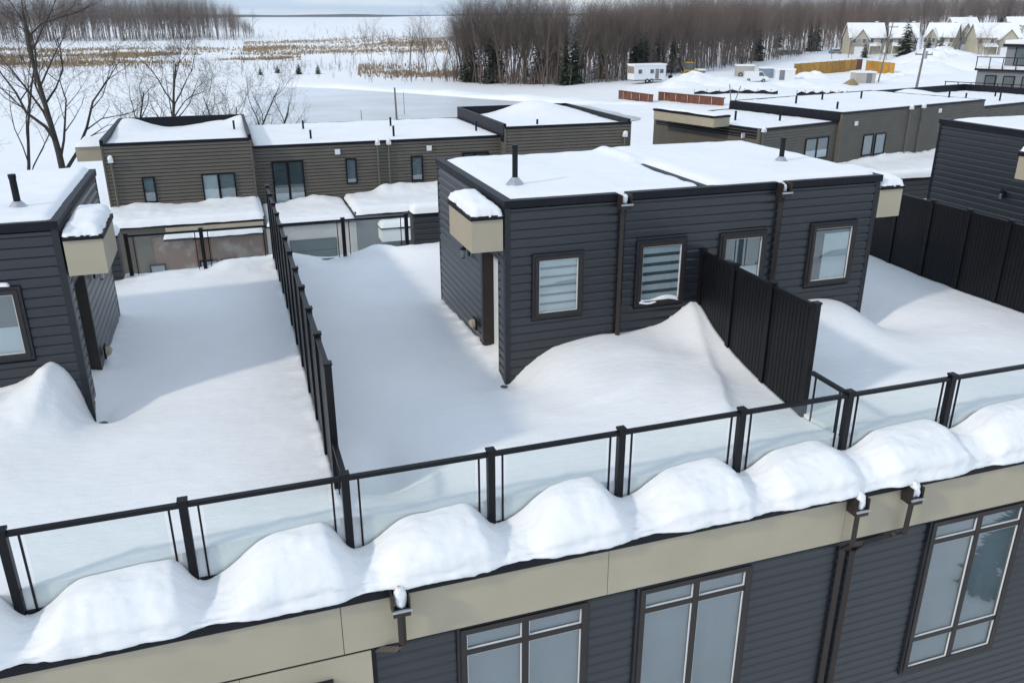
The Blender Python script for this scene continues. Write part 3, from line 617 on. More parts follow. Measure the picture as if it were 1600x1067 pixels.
row = thing('townhouse_row', (8, 49, GZ), 'taupe sided townhouse row across the street with snow covered terrace', 'building')
secs = [(-5.5, 1.22, 43.5, .45, 'A'), (1.22, 14.2, 44.2, -.06, 'B'), (14.2, 21.65, 43.5, .45, 'C')]
WA = [(-3.95, -3.38, -2.40, -1.16, 'blue', ()), (-1.28, .28, -3.1, -1.16, 'split', (-.5,))]
WB = [(2.08, 3.64, -3.0, -.86, 'dark', (2.86,)), (5.76, 6.33, -2.20, -.90, 'blue', ()), (9.2, 9.84, -2.25, -.95, 'blue', ()), (12.0, 13.5, -3.0, -.9, 'dark', (12.7,))]
for x0, x1, y, zt_, k in secs:
    yb = 53.2
    box('core', 'taupe', row, x0+.01, x1-.01, y+.02, yb, GZ, zt_-.55)
    hs = [(a, b, c, d) for a, b, c, d, _, _ in {'A': WA, 'B': WB, 'C': []}[k]]
    m = MB(); siding_mesh(m, x0, x1, y+.02, -3.2, zt_-.10, hs); m.box(x0+.02, x1-.02, y+.021, y+.2, zt_-.56, zt_-.101); m.build('siding', 'taupe', row)
    MB().box(x0, x0+.08, y-.03, y-.003, -3.2, zt_-.10).build('corner_trim', 'taupe', row); MB().box(x1-.08, x1, y-.03, y-.003, -3.2, zt_-.10).build('corner_trim', 'taupe', row)
    parapet(row, x0, x1, y, yb, zt_+(.14 if k != 'B' else 0), .95, t=.14, zf=zt_)
    if k == 'A': zf = lambda X, Y: zt_-.10+.30*np.exp(-((X+4.9)/.9)**2)*ss(46, 52, Y)-.30*np.exp(-((X+2.6)/1.7)**2)*ss(48, 52.5, Y)+.28*ss(0, 1.2, X)*ss(48, 52, Y)*.9
    elif k == 'B': zf = lambda X, Y: zt_+.02+.03*fbm(X*.5, Y*.5)
    else: zf = lambda X, Y: zt_-.12-.25*np.exp(-((X-15.2)/1.6)**2)*ss(48, 52, Y)+.55*np.exp(-((X-19.2)/1.7)**2)*ss(46, 52, Y)
    snow_slab('roof_snow', x0+.05, x1-.05, y+.06, yb-.15, zf, '', row, res=.16, edge=.2, drop=.08, seed=x0)
for a, b, c, d, k, mu in WA: far_window(row, a, b, c, d, 43.5, k, mu)
for a, b, c, d, k, mu in WB: far_window(row, a, b, c, d, 44.2, k, mu)
far_spout(row, -5.14, 43.5, -.28, -2.9); far_spout(row, 7.46, 44.2, -.14, -3.0); far_spout(row, 8.04, 44.2, -.14, -3.0); far_spout(row, 21.25, 43.5, -.22, -3.0)
for vx, vy, vz in ((5.4, 44.2, -.52), (10.2, 44.2, -.56)): MB().box(vx-.13, vx+.13, vy-.09, vy-.022, vz-.13, vz+.13).build('wall_vent', 'white', row)
for px_, py_, h in ((.55, 48, .5), (4.3, 50, .45), (4.3, 46, .4), (9.3, 50, .45), (8.6, 45.5, .5), (13.4, 46.2, .5), (16.6, 45, .3)): MB().tube([(px_, py_, -.3), (px_, py_, .0+h+(.3 if px_ < 1 or px_ > 14.3 else 0))], .06, 6).build('vent_pipe', 'cap', row)
# cream balcony boxes at the ends
MB().box(-7.0, -5.52, 46.5, 49.5, -.75, -.02).build('side_canopy', 'cream', row); snow_slab('canopy_snow', -7.05, -5.5, 46.4, 49.6, lambda X, Y: .12+0*X, '', row, res=.15, edge=.25, drop=.15)
# lower storey: garage front
GY = 40.2
lowt = [(-5.7, 1.35, -2.72), (1.35, 5.55, -3.12), (5.55, 12.2, -2.86), (12.2, 21.8, -2.86)]
for i, (a, b, zt_) in enumerate(lowt):
    box('lower_wall', ['taupe', 'stucco', 'grey', 'taupe'][i], row, a+.005, b-.005, GY, 44.25, GZ, zt_-.16)
    MB().box(a, b, GY-.10, GY+.3, zt_-.16, zt_).build('drip_edge', 'cap', row)
    zs = zt_+.32
    snow_slab('terrace_snow', a, b, GY-.16, 44.25, lambda X, Y: zs-.10+.30*ss(42.5, 44.1, Y)*(.6+1.3*fbm(X*.5, Y*0+2.))+.04*fbm(X, Y), '', row, res=.12, edge=.3, drop=.30, seed=i*5., ragged=.05)
bw = MB().box(-3.6, 1.2, GY-.08, GY-.004, GZ, -3.35).build('brick_front', 'brick', row)
MB().box(-3.0, 1.25, GY-.16, GY-.005, -3.34, -2.92).build('sign_band', 'cream', row)
snow_slab('band_snow', -3.1, 1.2, GY-.75, GY-.02, lambda X, Y: -3.12+.12*fbm(X*.7, Y)+.05, '', row, res=.1, edge=.2, drop=.22)
MB().box(-3.1, 1.2, GY-.74, GY-.162, -3.40, -3.32).build('band_ledge', 'cap', row)
for a, b in ((-3.9, -3.2), (-1.75, -.95), (-.8, -.05), (.1, .75)): far_window(row, a, b, -5.6, -4.55, GY-.09, 'blue')
g = MB().box(2.35, 4.55, GY-.05, GY-.003, GZ, -3.98).build('garage_door', 'greendoor', row)
for i in range(4): MB().box(2.38, 4.52, GY-.075, GY-.051, GZ+.03+i*.52, GZ+.52+i*.52).build('door_panel', 'greendoor', g)
MB().tube([(1.85, GY-.1, -3.2), (1.85, GY-.1, -3.5), (1.65, GY-.1, -3.75), (1.65, GY-.1, -6)], .06, 5).build('downspout', 'white', row)
cn = MB().box(6.6, 8.5, GY-1.0, GY-.004, -4.15, -3.55).build('entry_canopy', 'white', row); MB().box(6.55, 8.55, GY-1.05, GY-.003, -3.549, -3.49).build('canopy_cap', 'cap', cn)
snow_slab('canopy_snow', 6.55, 8.55, GY-1.05, GY-.02, lambda X, Y: -3.22+0*X, '', cn, res=.1, edge=.3, drop=.25)
g = MB().box(6.9, 8.4, GY-.05, GY-.003, GZ, -4.2).build('garage_door', 'greendoor', row)
cn = MB().box(9.5, 10.6, GY-.8, GY-.004, -4.1, -3.5).build('entry_canopy', 'white', row); snow_slab('canopy_snow', 9.45, 10.65, GY-.85, GY-.02, lambda X, Y: -3.25+0*X, '', cn, res=.1, edge=.3, drop=.25)

# ------------------------------------------------------------------ angled block on the right
ANG = math.atan2(1.75, 6.8); O2 = (29.2, 42.1, GZ)
blk2 = thing('townhouse_row', O2, 'angled taupe townhouse row with cream overhanging box at its near end', 'building', rz=ANG)
ORG[blk2] = np.array([0, 0, GZ])                          # parts are in the block's own frame, z still in world height
def uv(px_, py_, v0):                                     # photo pixel on the plane v = v0 of the block frame -> (u, z)
    d = ray(px_, py_); vd = np.array([-math.sin(ANG), math.cos(ANG)]); ud = np.array([math.cos(ANG), math.sin(ANG)])
    o_ = -np.array(O2[:2]); t_ = (v0-o_@vd)/(d[:2]@vd); return float(o_@ud+t_*(d[:2]@ud)), CAMZ+t_*d[2]
def sec2(u0, u1, v, vb, zt_, holes=(), dz=.0, seed=0, snowf=None, zbot=-3.0):
    box('core', 'taupe', blk2, u0+.01, u1-.01, v+.02, vb, GZ, zt_-.5)
    m = MB(); siding_mesh(m, u0, u1, v+.02, zbot, zt_-.1, holes); m.box(u0+.02, u1-.02, v+.021, v+.2, zt_-.51, zt_-.101); m.build('siding', 'taupe', blk2)
    parapet(blk2, u0, u1, v, vb, zt_+dz, .6+dz, zf=zt_)
    snow_slab('roof_snow', u0+.05, u1-.05, v+.06, vb-.2, snowf or (lambda X, Y: zt_+.0+.03*fbm(X*.5, Y*.5)), '', blk2, res=.2, edge=.2, drop=.06, seed=seed)
hs1 = [uv(1259, 217, 0)+uv(1291, 246, 0)]; hs1 = [(a, c, d, b) for a, b, c, d in hs1]
sec2(0, 6.95, 0, 9, -.10, hs1, seed=3)
h2 = []
for q in ((1347.5, 211.5, 1362, 242), (1366.5, 209.5, 1381, 240)):
    a, b = uv(q[0], q[1], -.3); c, d = uv(q[2], q[3], -.3); h2.append((a+.12, c-.10, d, b))
sec2(6.95, 22.7, -.3, 9, .45, h2, seed=6)
sec2(22.7, 36, 0.1, 9, -.1, seed=8, dz=.5, snowf=lambda X, Y: -.12+.5*np.exp(-((X-27)/2.5)**2)*ss(4, 8.5, Y)+.03*fbm(X, Y))
for a, c, d, b in hs1: far_window(blk2, a, c, d, b, 0, 'dark', ((a+c)/2,))
for a, c, d, b in h2: far_window(blk2, a, c, d, b, -.3, 'blue')
for q, v in (((1422, 168), -.3), ((1441, 166), -.3), ((1191, 203), 0)):
    u, z = uv(*q, v); far_spout(blk2, u, v, z, -2.9)
for q, v in (((1337, 193), -.3), ((1468, 173), -.3), ((1160, 212), 1.2)):
    u, z = uv(*q, v); MB().box(u-.13, u+.13, v-.09, v-.02, z-.13, z+.13).build('wall_vent', 'white', blk2)
for u, v, z in ((2.2, 4, .45), (4.2, 2.2, .6), (9, 5, .95), (8.3, 1.2, .9), (16, 5, .95), (13, 6, .9), (22, 2, .9), (26, 3, .5), (29, 2, .5), (32, 4, .5)): MB().tube([(u, v, z-.9), (u, v, z)], .07, 6).build('vent_pipe', 'cap', blk2)
# flank wall with the cream box hung on it
def vz(px_, py_, u0):                                     # photo pixel on the plane u = u0 -> (v, z)
    d = ray(px_, py_); vd = np.array([-math.sin(ANG), math.cos(ANG)]); ud = np.array([math.cos(ANG), math.sin(ANG)])
    o_ = -np.array(O2[:2]); t_ = (u0-o_@ud)/(d[:2]@ud); return float(o_@vd+t_*(d[:2]@vd)), CAMZ+t_*d[2]
m = MB(); zq = -3.0
while zq < -.22: m.prism([(-.001, zq), (-.023, zq), (-.007, zq+.17), (-.001, zq+.17)], 'y', .02, 9.0); zq += .17
m.build('flank_siding', 'taupe', blk2)
bv0, bz1 = vz(1116, 182, -1.35); bv1, _ = vz(1022, 169, -1.35); _, bz0 = vz(1116, 200, -1.35)
bv1 = min(bv1, 8.8)
cb = MB().box(-1.35, -.03, bv0, bv1, bz0, bz1-.12).build('overhang_box', 'cream', blk2); MB().box(-1.40, -.026, bv0-.05, bv1+.05, bz1-.119, bz1).build('box_cap', 'cap', cb)
snow_slab('box_snow', -1.32, -.1, bv0+.05, bv1-.05, lambda X, Y: bz1+.10+.06*fbm(X, Y), '', cb, res=.15, edge=.2, drop=.08)
# terrace snow below
snow_slab('terrace_snow', -6.4, 36, -4.0, .1, lambda X, Y: -2.75+.5*ss(-.9, .0, Y)*(.5+fbm(X*.3, Y*0+1.))+.05*fbm(X, Y)-.25*ss(0, -4, Y), '', blk2, res=.2, edge=.5, drop=.4, seed=1, ragged=.06)
box('lower_wall', 'taupe', blk2, -6.3, 36, -3.8, 2.6, GZ, -3.2)

# ================================================================== TREES
def bare_tree_arrays(seed, h, r0, levels=4, nb=(7, 5, 4, 3), spread=.75, lean=0.0, upright=.35, multi=1, crown0=.25, sides=(7, 5, 3, 3, 3), lite=False, want_lev=False):
    """bare tree as vertex/face arrays: tapered trunk, limbs, branches and twigs"""
    rg = random.Random(seed); V = []; F = []; LV = []; cnt = [0]
    def seg(pts, rads, n, lev):
        k = cnt[0]; pts = [np.array(p) for p in pts]
        for i, p in enumerate(pts):
            d = pts[min(i+1, len(pts)-1)]-pts[max(i-1, 0)]; d = d/(np.linalg.norm(d)+1e-9)
            a = np.cross(d, [0, 0, 1.] if abs(d[2]) < .9 else [1., 0, 0]); a /= np.linalg.norm(a)+1e-9; b = np.cross(d, a)
            for j in range(n): V.append(p+rads[i]*(a*math.cos(2*math.pi*j/n)+b*math.sin(2*math.pi*j/n)))
        for i in range(len(pts)-1):
            for j in range(n): F.append((k+i*n+j, k+i*n+(j+1) % n, k+(i+1)*n+(j+1) % n, k+(i+1)*n+j)); LV.append(lev)
        cnt[0] += len(pts)*n
    def grow(p, d, L, r, lev):
        ns = ((5, 3, 1, 1, 1)[lev] if lite else (5 if lev < 2 else 3)); pts = [p]; rads = [r]; dd = d.copy()
        for i in range(ns):
            w_ = (.045 if lev == 0 else .10+.10*lev)
            dd = dd+np.array([rg.gauss(0, w_), rg.gauss(0, w_), rg.gauss(0, w_*.6)+(.05 if lev else 0)]); dd /= np.linalg.norm(dd)
            pts.append(pts[-1]+dd*L/ns); rads.append(r*(1-(i+1)/ns*(.72 if lev == 0 else .85)))
        seg(pts, rads, sides[min(lev, 4)], lev)
        if lev >= levels: return
        n_ = nb[min(lev, len(nb)-1)]
        for i in range(n_):
            t = (crown0 if lev == 0 else .25)+(1-(crown0 if lev == 0 else .25))*((i+rg.random()*.8)/n_); t = min(t, .98)
            k = t*ns; j = min(int(k), ns-1); q = pts[j]+(pts[j+1]-pts[j])*(k-j); rr = rads[j]+(rads[j+1]-rads[j])*(k-j)
            az = rg.uniform(0, 2*math.pi)+i*2.4; sp = spread*rg.uniform(.7, 1.2)
            ax = np.array([math.cos(az), math.sin(az), 0.0]); tt_ = ax-dd*(ax@dd); tt_ /= np.linalg.norm(tt_)+1e-9
            nd = dd*math.cos(sp)+tt_*math.sin(sp); nd = nd+np.array([0, 0, upright*.5]); nd /= np.linalg.norm(nd)
            grow(q, nd, L*rg.uniform(.42, .62)*(1.15-.45*t if lev == 0 else 1), max(rr*rg.uniform(.45, .7), .006), lev+1)
    for m_ in range(multi):
        a = 2*math.pi*m_/max(multi, 1)+rg.random(); d = np.array([lean+(.28*math.cos(a) if multi > 1 else 0), (.28*math.sin(a) if multi > 1 else 0), 1.0]); d /= np.linalg.norm(d)
        grow(np.array([.12*math.cos(a)*(multi > 1), .12*math.sin(a)*(multi > 1), -.3]), d, h*(1 if m_ == 0 else rg.uniform(.7, .95)), r0*(1 if multi == 1 else .7), 0)
    if want_lev: return np.array(V, np.float32), np.array(F, np.int32), np.array(LV)
    return np.array(V, np.float32), np.array(F, np.int32)
def conifer_arrays(seed, h, w_, dens=26):
    rg = random.Random(seed); V = []; F = []
    def quad(a, b, c, d): k = len(V); V.extend([a, b, c, d]); F.append((k, k+1, k+2, k+3))
    n_ = int(dens*h**.5)
    for i in range(n_):
        t = i/n_; z = h*(.04+.95*t); L = w_*(1-t)**.85*rg.uniform(.7, 1.15)+.05
        for j in range(max(4, int(9*(1-t)+3))):
            az = rg.uniform(0, 6.283); l_ = L*rg.uniform(.6, 1.1); c_, s_ = math.cos(az), math.sin(az); dz = -l_*rg.uniform(.05, .35)
            p0 = np.array([0, 0, z]); p1 = np.array([c_*l_*.55, s_*l_*.55, z+dz*.4]); p2 = np.array([c_*l_, s_*l_, z+dz]); sd = np.array([-s_, c_, rg.uniform(-.3, .3)])*l_*.17+.02
            quad(p0-sd*.3, p0+sd*.3, p1+sd, p1-sd); quad(p1-sd, p1+sd, p2+sd*.15, p2-sd*.15)
    return np.array(V, np.float32), np.array(F, np.int32)
def mesh_from(name, V, F, m):
    me = bpy.data.meshes.new(name); me.vertices.add(len(V)); me.vertices.foreach_set('co', V.ravel()); k = F.shape[1]
    me.loops.add(F.size); me.loops.foreach_set('vertex_index', F.ravel()); me.polygons.add(len(F)); me.polygons.foreach_set('loop_start', np.arange(len(F))*k)
    me.update(); me.validate(); me.materials.append(M[m]); return me
def plant(name, me, loc, s, rz, label, cat, group=None, sz=None):
    o = bpy.data.objects.new(name, me); C.objects.link(o); o.location = loc; o.scale = (s, s, sz or s); o.rotation_euler[2] = rz
    return tag(o, label, cat, group)
# big bare trees beside the street at the left; trunk + crown parts
def big_tree(x, y, h, r0, seed, label, **k):
    t = thing('bare_tree', (x, y, float(T(x, y))), label, 'tree')
    V, F, LV = bare_tree_arrays(seed, h, r0, want_lev=True, **k)
    for nm, sel in (('trunk', LV == 0), ('crown', LV > 0)):
        f = F[sel]; u, inv = np.unique(f, return_inverse=True)
        o = bpy.data.objects.new(nm, mesh_from(nm, V[u], inv.reshape(f.shape).astype(np.int32), 'bark')); C.objects.link(o); o.parent = t
    return t
big_tree(-9.0, 55, 12.6, .25, 21, 'tall forked bare tree rising behind the end penthouse roof', levels=5, nb=(12, 7, 4, 3, 2), spread=.62, crown0=.30, multi=1)
big_tree(-11.8, 55, 11.0, .19, 22, 'slender bare tree with close twin stems beside the tall forked one', levels=5, nb=(8, 5, 4, 3, 2), spread=.5, crown0=.3, multi=2)
big_tree(-3.9, 66, 9.4, .18, 23, 'rounded bare tree over the roof end with cream side box', levels=5, nb=(12, 7, 4, 3, 2), spread=.7, crown0=.3)
big_tree(-6.6, 62, 8.0, .14, 24, 'small leaning bare tree between tall forked and rounded trees', levels=5, nb=(9, 6, 4, 2, 2), spread=.7, crown0=.3, lean=.25)
big_tree(.6, 66, 7.8, .16, 25, 'wide low bare tree with spread stems above the dark roof parapet', levels=4, nb=(9, 6, 4, 3), spread=.7, crown0=.25, multi=3)
big_tree(2.6, 65, 6.5, .13, 27, 'thin bare sapling leaning over a brown evergreen shrub', levels=3, nb=(7, 5, 3), spread=.6, crown0=.3, lean=.35)
V, F = conifer_arrays(5, 3.0, 1.4, 34); plant('evergreen_shrub', mesh_from('evergreen_shrub', V, F, 'brush'), (1.9, 64, -6.2), 1.35, 0, 'brown evergreen shrub under the wide low bare tree', 'shrub')

# prototypes for the woods
PROT = []
for i in range(7):
    V, F = bare_tree_arrays(100+i, 1.0*10, .115, levels=3, nb=(13, 7, 4), spread=.45, crown0=.30, upright=.5, sides=(5, 3, 3, 3, 3), multi=1 if i % 3 else 2)
    PROT.append((V/10, F))
PM = [mesh_from('bare_wood_tree', V, F, 'bark2') for V, F in PROT]
PINE = [conifer_arrays(60+i, 10.0, 2.6, 20) for i in range(3)]; PINE = [(V/10, F) for V, F in PINE]
PINEM = [mesh_from('pine_tree', V, F, 'conifer') for V, F in PINE]
SIMPLE = []
for i in range(6):
    V, F = bare_tree_arrays(200+i, 10.0, .085, levels=2, nb=(13, 6), spread=.42, crown0=.25, upright=.5, sides=(3, 3, 3, 3, 3), lite=True); SIMPLE.append((V/10, F))
SCRUB = []
for i in range(5):
    V, F = bare_tree_arrays(300+i, 10.0, .16, levels=2, nb=(7, 4), spread=.6, crown0=.1, upright=.5, sides=(3, 3, 3, 3, 3), lite=True); SCRUB.append((V/10, F))
def mass(name, spots, prot, m, label, cat, thick=1.0):
    Vs = []; Fs = []; k = 0
    for i, (x, y, z, h, w_) in enumerate(spots):
        V, F = prot[i % len(prot)]; a = rnd.uniform(0, 6.28); c_, s_ = math.cos(a), math.sin(a)
        P = V.copy(); P[:, 0], P[:, 1] = (V[:, 0]*c_-V[:, 1]*s_)*w_, (V[:, 0]*s_+V[:, 1]*c_)*w_; P[:, 2] = V[:, 2]*h
        Vs.append(P+np.array([x, y, z], np.float32)); Fs.append(F+k); k += len(V)
    o = raw_mesh(name, np.concatenate(Vs), np.concatenate(Fs), m); return tag(o, label, cat, kind='stuff')
def ground_pt(px_, py_):            # where the pixel's ray meets the terrain
    z = -7.5
    for _ in range(7):
        p = atz(px_, max(py_, CHOR+1.5), z); z = .5*z+.5*float(Tq(p[0], p[1]))
    p[2] = float(T(p[0], p[1])); return p
# wood on the right: its lower edge follows the site and the snowy slope
edge = [(700, 128), (760, 131), (830, 133), (880, 134), (930, 131), (980, 124), (1040, 118), (1090, 114), (1130, 108), (1190, 98), (1250, 88), (1290, 80), (1340, 76), (1400, 66), (1460, 56), (1530, 48), (1610, 44)]
def edge_y(x): return np.interp(x, [e[0] for e in edge], [e[1] for e in edge])
n_ind = 0
for i in range(250):
    x = rnd.uniform(712, 1600); x = x if rnd.random() < .8 else rnd.uniform(712, 900)
    back = abs(rnd.gauss(0, 1)); y = edge_y(x)-back*(3.0 if x < 900 else 5)
    if x < 900: y = edge_y(x)-rnd.random()*rnd.random()*16
    p = ground_pt(x, y); D = math.hypot(p[0], p[1])
    topy = np.interp(x, [700, 740, 800, 880, 930, 1000, 1100, 1300, 1600], [52, 22, 18, 26, 26, 22, 15, 10, 2])+rnd.uniform(-3, 16)
    h = max(7.0, min(24.0, CAMZ+D*(CHOR-topy)/CF*1.02-p[2]))
    me = PM[i % 7]; s = h*rnd.uniform(.85, 1.05)
    if rnd.random() < (.09 if x > 900 else .05): me = PINEM[i % 3]; plant('pine_tree', me, (p[0], p[1], p[2]-.1), h*.85, rnd.uniform(0, 6), 'dark green pine standing among the bare trees of the right-hand wood', 'tree', 'pines in the wood', h*.9); continue
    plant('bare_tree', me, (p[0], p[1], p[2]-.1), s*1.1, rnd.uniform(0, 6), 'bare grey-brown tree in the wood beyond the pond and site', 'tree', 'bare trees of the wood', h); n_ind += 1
for px_, py_, h in ((855, 118, 14.5), (905, 108, 11), (870, 112, 10.0), (1155, 60, 15), (1215, 75, 11), (1012, 100, 12)):
    p = ground_pt(px_, py_); plant('pine_tree', PINEM[int(px_) % 3], (p[0], p[1], p[2]-.1), h*.95, px_, 'dark green pine standing among the bare trees of the right-hand wood', 'tree', 'pines in the wood', h)
sp = []
for i in range(1600):
    x = rnd.uniform(905, 1660); p = ground_pt(x, edge_y(x)-1); D0 = math.hypot(p[0], p[1]); D = D0*(1+.02+.75*rnd.random()**1.3)
    q = p[:2]*D/D0; z = float(T(q[0], q[1])); topy = np.interp(x, [900, 1000, 1100, 1300, 1600], [24, 20, 14, 10, 2])+rnd.uniform(-2, 9)
    h = max(8, min(26, CAMZ+D*(CHOR-topy)/CF-z)); sp.append((q[0], q[1], z-.2, h, h*1.15))
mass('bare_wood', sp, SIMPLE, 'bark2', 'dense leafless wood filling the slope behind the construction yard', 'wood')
sp = []
for i in range(720):                                   # wood on the point, left
    x = rnd.uniform(-60, 395); D = rnd.uniform(560, 680); d = atd(x, 40, D); z = -8.2
    topy = np.interp(x, [-60, 0, 120, 330, 365, 395], [12, 12, 9, 10, 19, 40])+rnd.uniform(-1, 7); h = CAMZ+D*(CHOR-topy)/CF-z
    sp.append((d[0], d[1], z, max(h, 4), max(h, 4)*.95))
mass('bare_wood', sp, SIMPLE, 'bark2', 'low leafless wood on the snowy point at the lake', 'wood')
sp = []                                                # scattered scrub on the marsh
for i in range(1150):
    x = rnd.uniform(0, 760); y = rnd.choice((rnd.gauss(66, 4), rnd.gauss(62, 3), rnd.uniform(95, 124), rnd.uniform(45, 60), rnd.gauss(108, 5)))
    if x < 380 and y < 62: y += 12
    p = ground_pt(x, y); h = rnd.uniform(.6, 2.2)*(1+.6*(y < 60))
    if rnd.random() < .10: h *= 2.2
    sp.append((p[0], p[1], p[2]-.1, h, h*1.4))
for i in range(160):
    x = rnd.uniform(560, 900); y = edge_y(max(x, 700))-rnd.uniform(-3, 12); p = ground_pt(x, y); h = rnd.uniform(1.2, 4.5); sp.append((p[0], p[1], p[2]-.1, h, h*1.3))
for i in range(650):
    x = rnd.uniform(690, 1500); y = edge_y(x)-rnd.random()**2*7; p = ground_pt(x, y); h = rnd.uniform(1.5, 5.0); sp.append((p[0], p[1], p[2]-.1, h, h*1.0))
mass('scrub', sp, SCRUB, 'bark2', 'thin leafless scrub over the snowy marsh and along the wood edge', 'scrub')
for i, (px_, py_, h) in enumerate(((578, 96, 11), (545, 84, 7), (640, 116, 11), (655, 118, 9.5), (612, 90, 7), (668, 120, 11), (690, 124, 12), (625, 112, 6), (395, 50, 14), (600, 88, 6.5))):
    p = ground_pt(px_, py_); plant('bare_tree', PM[i % 7], (p[0], p[1], p[2]-.1), h*1.15, i*1.3, 'lone bare tree standing out on the snowy marsh', 'tree', 'lone trees on the marsh', h)
for i, (px_, py_, h) in enumerate(((407, 117, 2.3), (434, 114, 2.6), (467, 116, 3.4), (497, 116, 2.9))):
    p = ground_pt(px_, py_); plant('evergreen_shrub', PINEM[i % 3], (p[0], p[1], p[2]-.1), h*1.5, i*2, 'round dark evergreen shrub in a row by the pond', 'shrub', 'evergreen shrubs by the pond', h)
# reeds: bands of dry stems on the marsh
def reeds():
    rs = np.random.RandomState(5); X = []; Y = []
    for x0, x1, yc, sp_, n in ((-40, 470, 90, 2.6, 15000), (380, 700, 74, 2.2, 7000), (-40, 300, 99, 3.0, 5000), (300, 700, 84, 2.5, 4000), (380, 720, 66, 1.5, 3500), (-40, 420, 78, 2.0, 4000), (560, 720, 112, 4, 2500)):
        px_ = rs.uniform(x0, x1, n); py_ = rs.normal(yc, sp_, n)+2*np.sin(px_*.02)
        d = cF[None]*CF+cR[None]*(px_-CCX)[:, None]-cU[None]*(py_-CCY)[:, None]; t_ = (-8-CAMZ)/d[:, 2]; X.append(d[:, 0]*t_); Y.append(d[:, 1]*t_)
    x = np.concatenate(X); y = np.concatenate(Y); keep = (fbm(x*.02, y*.03)+.4*fbm(x*.15, y*.15)) > -.25+.5*rs.rand(len(x)); x, y = x[keep], y[keep]; n = len(x); z = T(x, y)-.05; h = rs.uniform(.35, 1.0, n); w_ = rs.uniform(.08, .30, n); ang = rs.uniform(0, 3.14, n)
    dx, dy = np.cos(ang)*w_, np.sin(ang)*w_; V = np.stack([np.stack([x-dx, y-dy, z], 1), np.stack([x+dx, y+dy, z], 1), np.stack([x+dx*.3, y+dy*.3+.1, z+h], 1), np.stack([x-dx*.3, y-dy*.3+.1, z+h], 1)], 1).reshape(-1, 3)
    tag(raw_mesh('reeds', V, np.arange(4*n).reshape(n, 4), 'reed'), 'tawny dry reeds in bands across the frozen marsh', 'reeds', kind='stuff')
reeds()

# ================================================================== HOUSES, YARD AND POLES BEYOND
def frame_at(px_, py_, D=None):
    """ground point under a pixel, heading that faces the camera, metres per photo pixel there"""
    p = ground_pt(px_, py_) if D is None else atd(px_, py_, D)
    return p, -math.atan2(p[0], p[1]), float((p-np.array([0, 0, CAMZ]))@cF)/CF
def local_thing(name, p, rz, label, cat, group=None):
    t = thing(name, tuple(p), label, cat, group, rz=rz); ORG[t] = np.zeros(3); return t
def gable(par, x0, x1, y0, y1, ze, zr, wallm, axis='x', ov=.4, name='roof'):
    """gable roof; ridge along axis; snow on both slopes, gable ends in wallm"""
    if axis == 'x':
        ym = (y0+y1)/2; MB().prism([(y0, ze), (y1, ze), (ym, zr)], 'x', x0, x1).build('gable', wallm, par); r = MB(); sn = MB()
        for s_ in (0, 1):
            ye = y0-ov if s_ == 0 else y1+ov; zz = ze-(zr-ze)*ov/((y1-y0)/2)
            r.prism([(ye, zz), (ym, zr), (ym, zr+.12), (ye, zz+.12)], 'x', x0-ov, x1+ov); sn.prism([(ye+(.1 if s_ == 0 else -.1), zz+.13), (ym, zr+.13), (ym, zr+.48), (ye, zz+.42)], 'x', x0-ov-.02, x1+ov+.02)
    else:
        xm = (x0+x1)/2; MB().prism([(x0, ze), (x1, ze), (xm, zr)], 'y', y0, y1).build('gable', wallm, par); r = MB(); sn = MB()
        for s_ in (0, 1):
            xe = x0-ov if s_ == 0 else x1+ov; zz = ze-(zr-ze)*ov/((x1-x0)/2)
            r.prism([(xe, zz), (xm, zr), (xm, zr+.12), (xe, zz+.12)], 'y', y0-ov, y1+ov); sn.prism([(xe, zz+.13), (xm, zr+.13), (xm, zr+.48), (xe, zz+.42)], 'y', y0-ov-.02, y1+ov)
    o = r.build(name, 'stone', par); sn.build('roof_snow', 'snow_far', o); return o
def hwin(par, x, y, z, w_=1.0, h=1.2):
    o = MB().box(x-w_/2-.08, x+w_/2+.08, y-.06, y+.02, z-.08, z+h+.08).build('window', 'white', par); MB().box(x-w_/2, x+w_/2, y-.08, y-.061, z, z+h).build('pane', 'room', o)
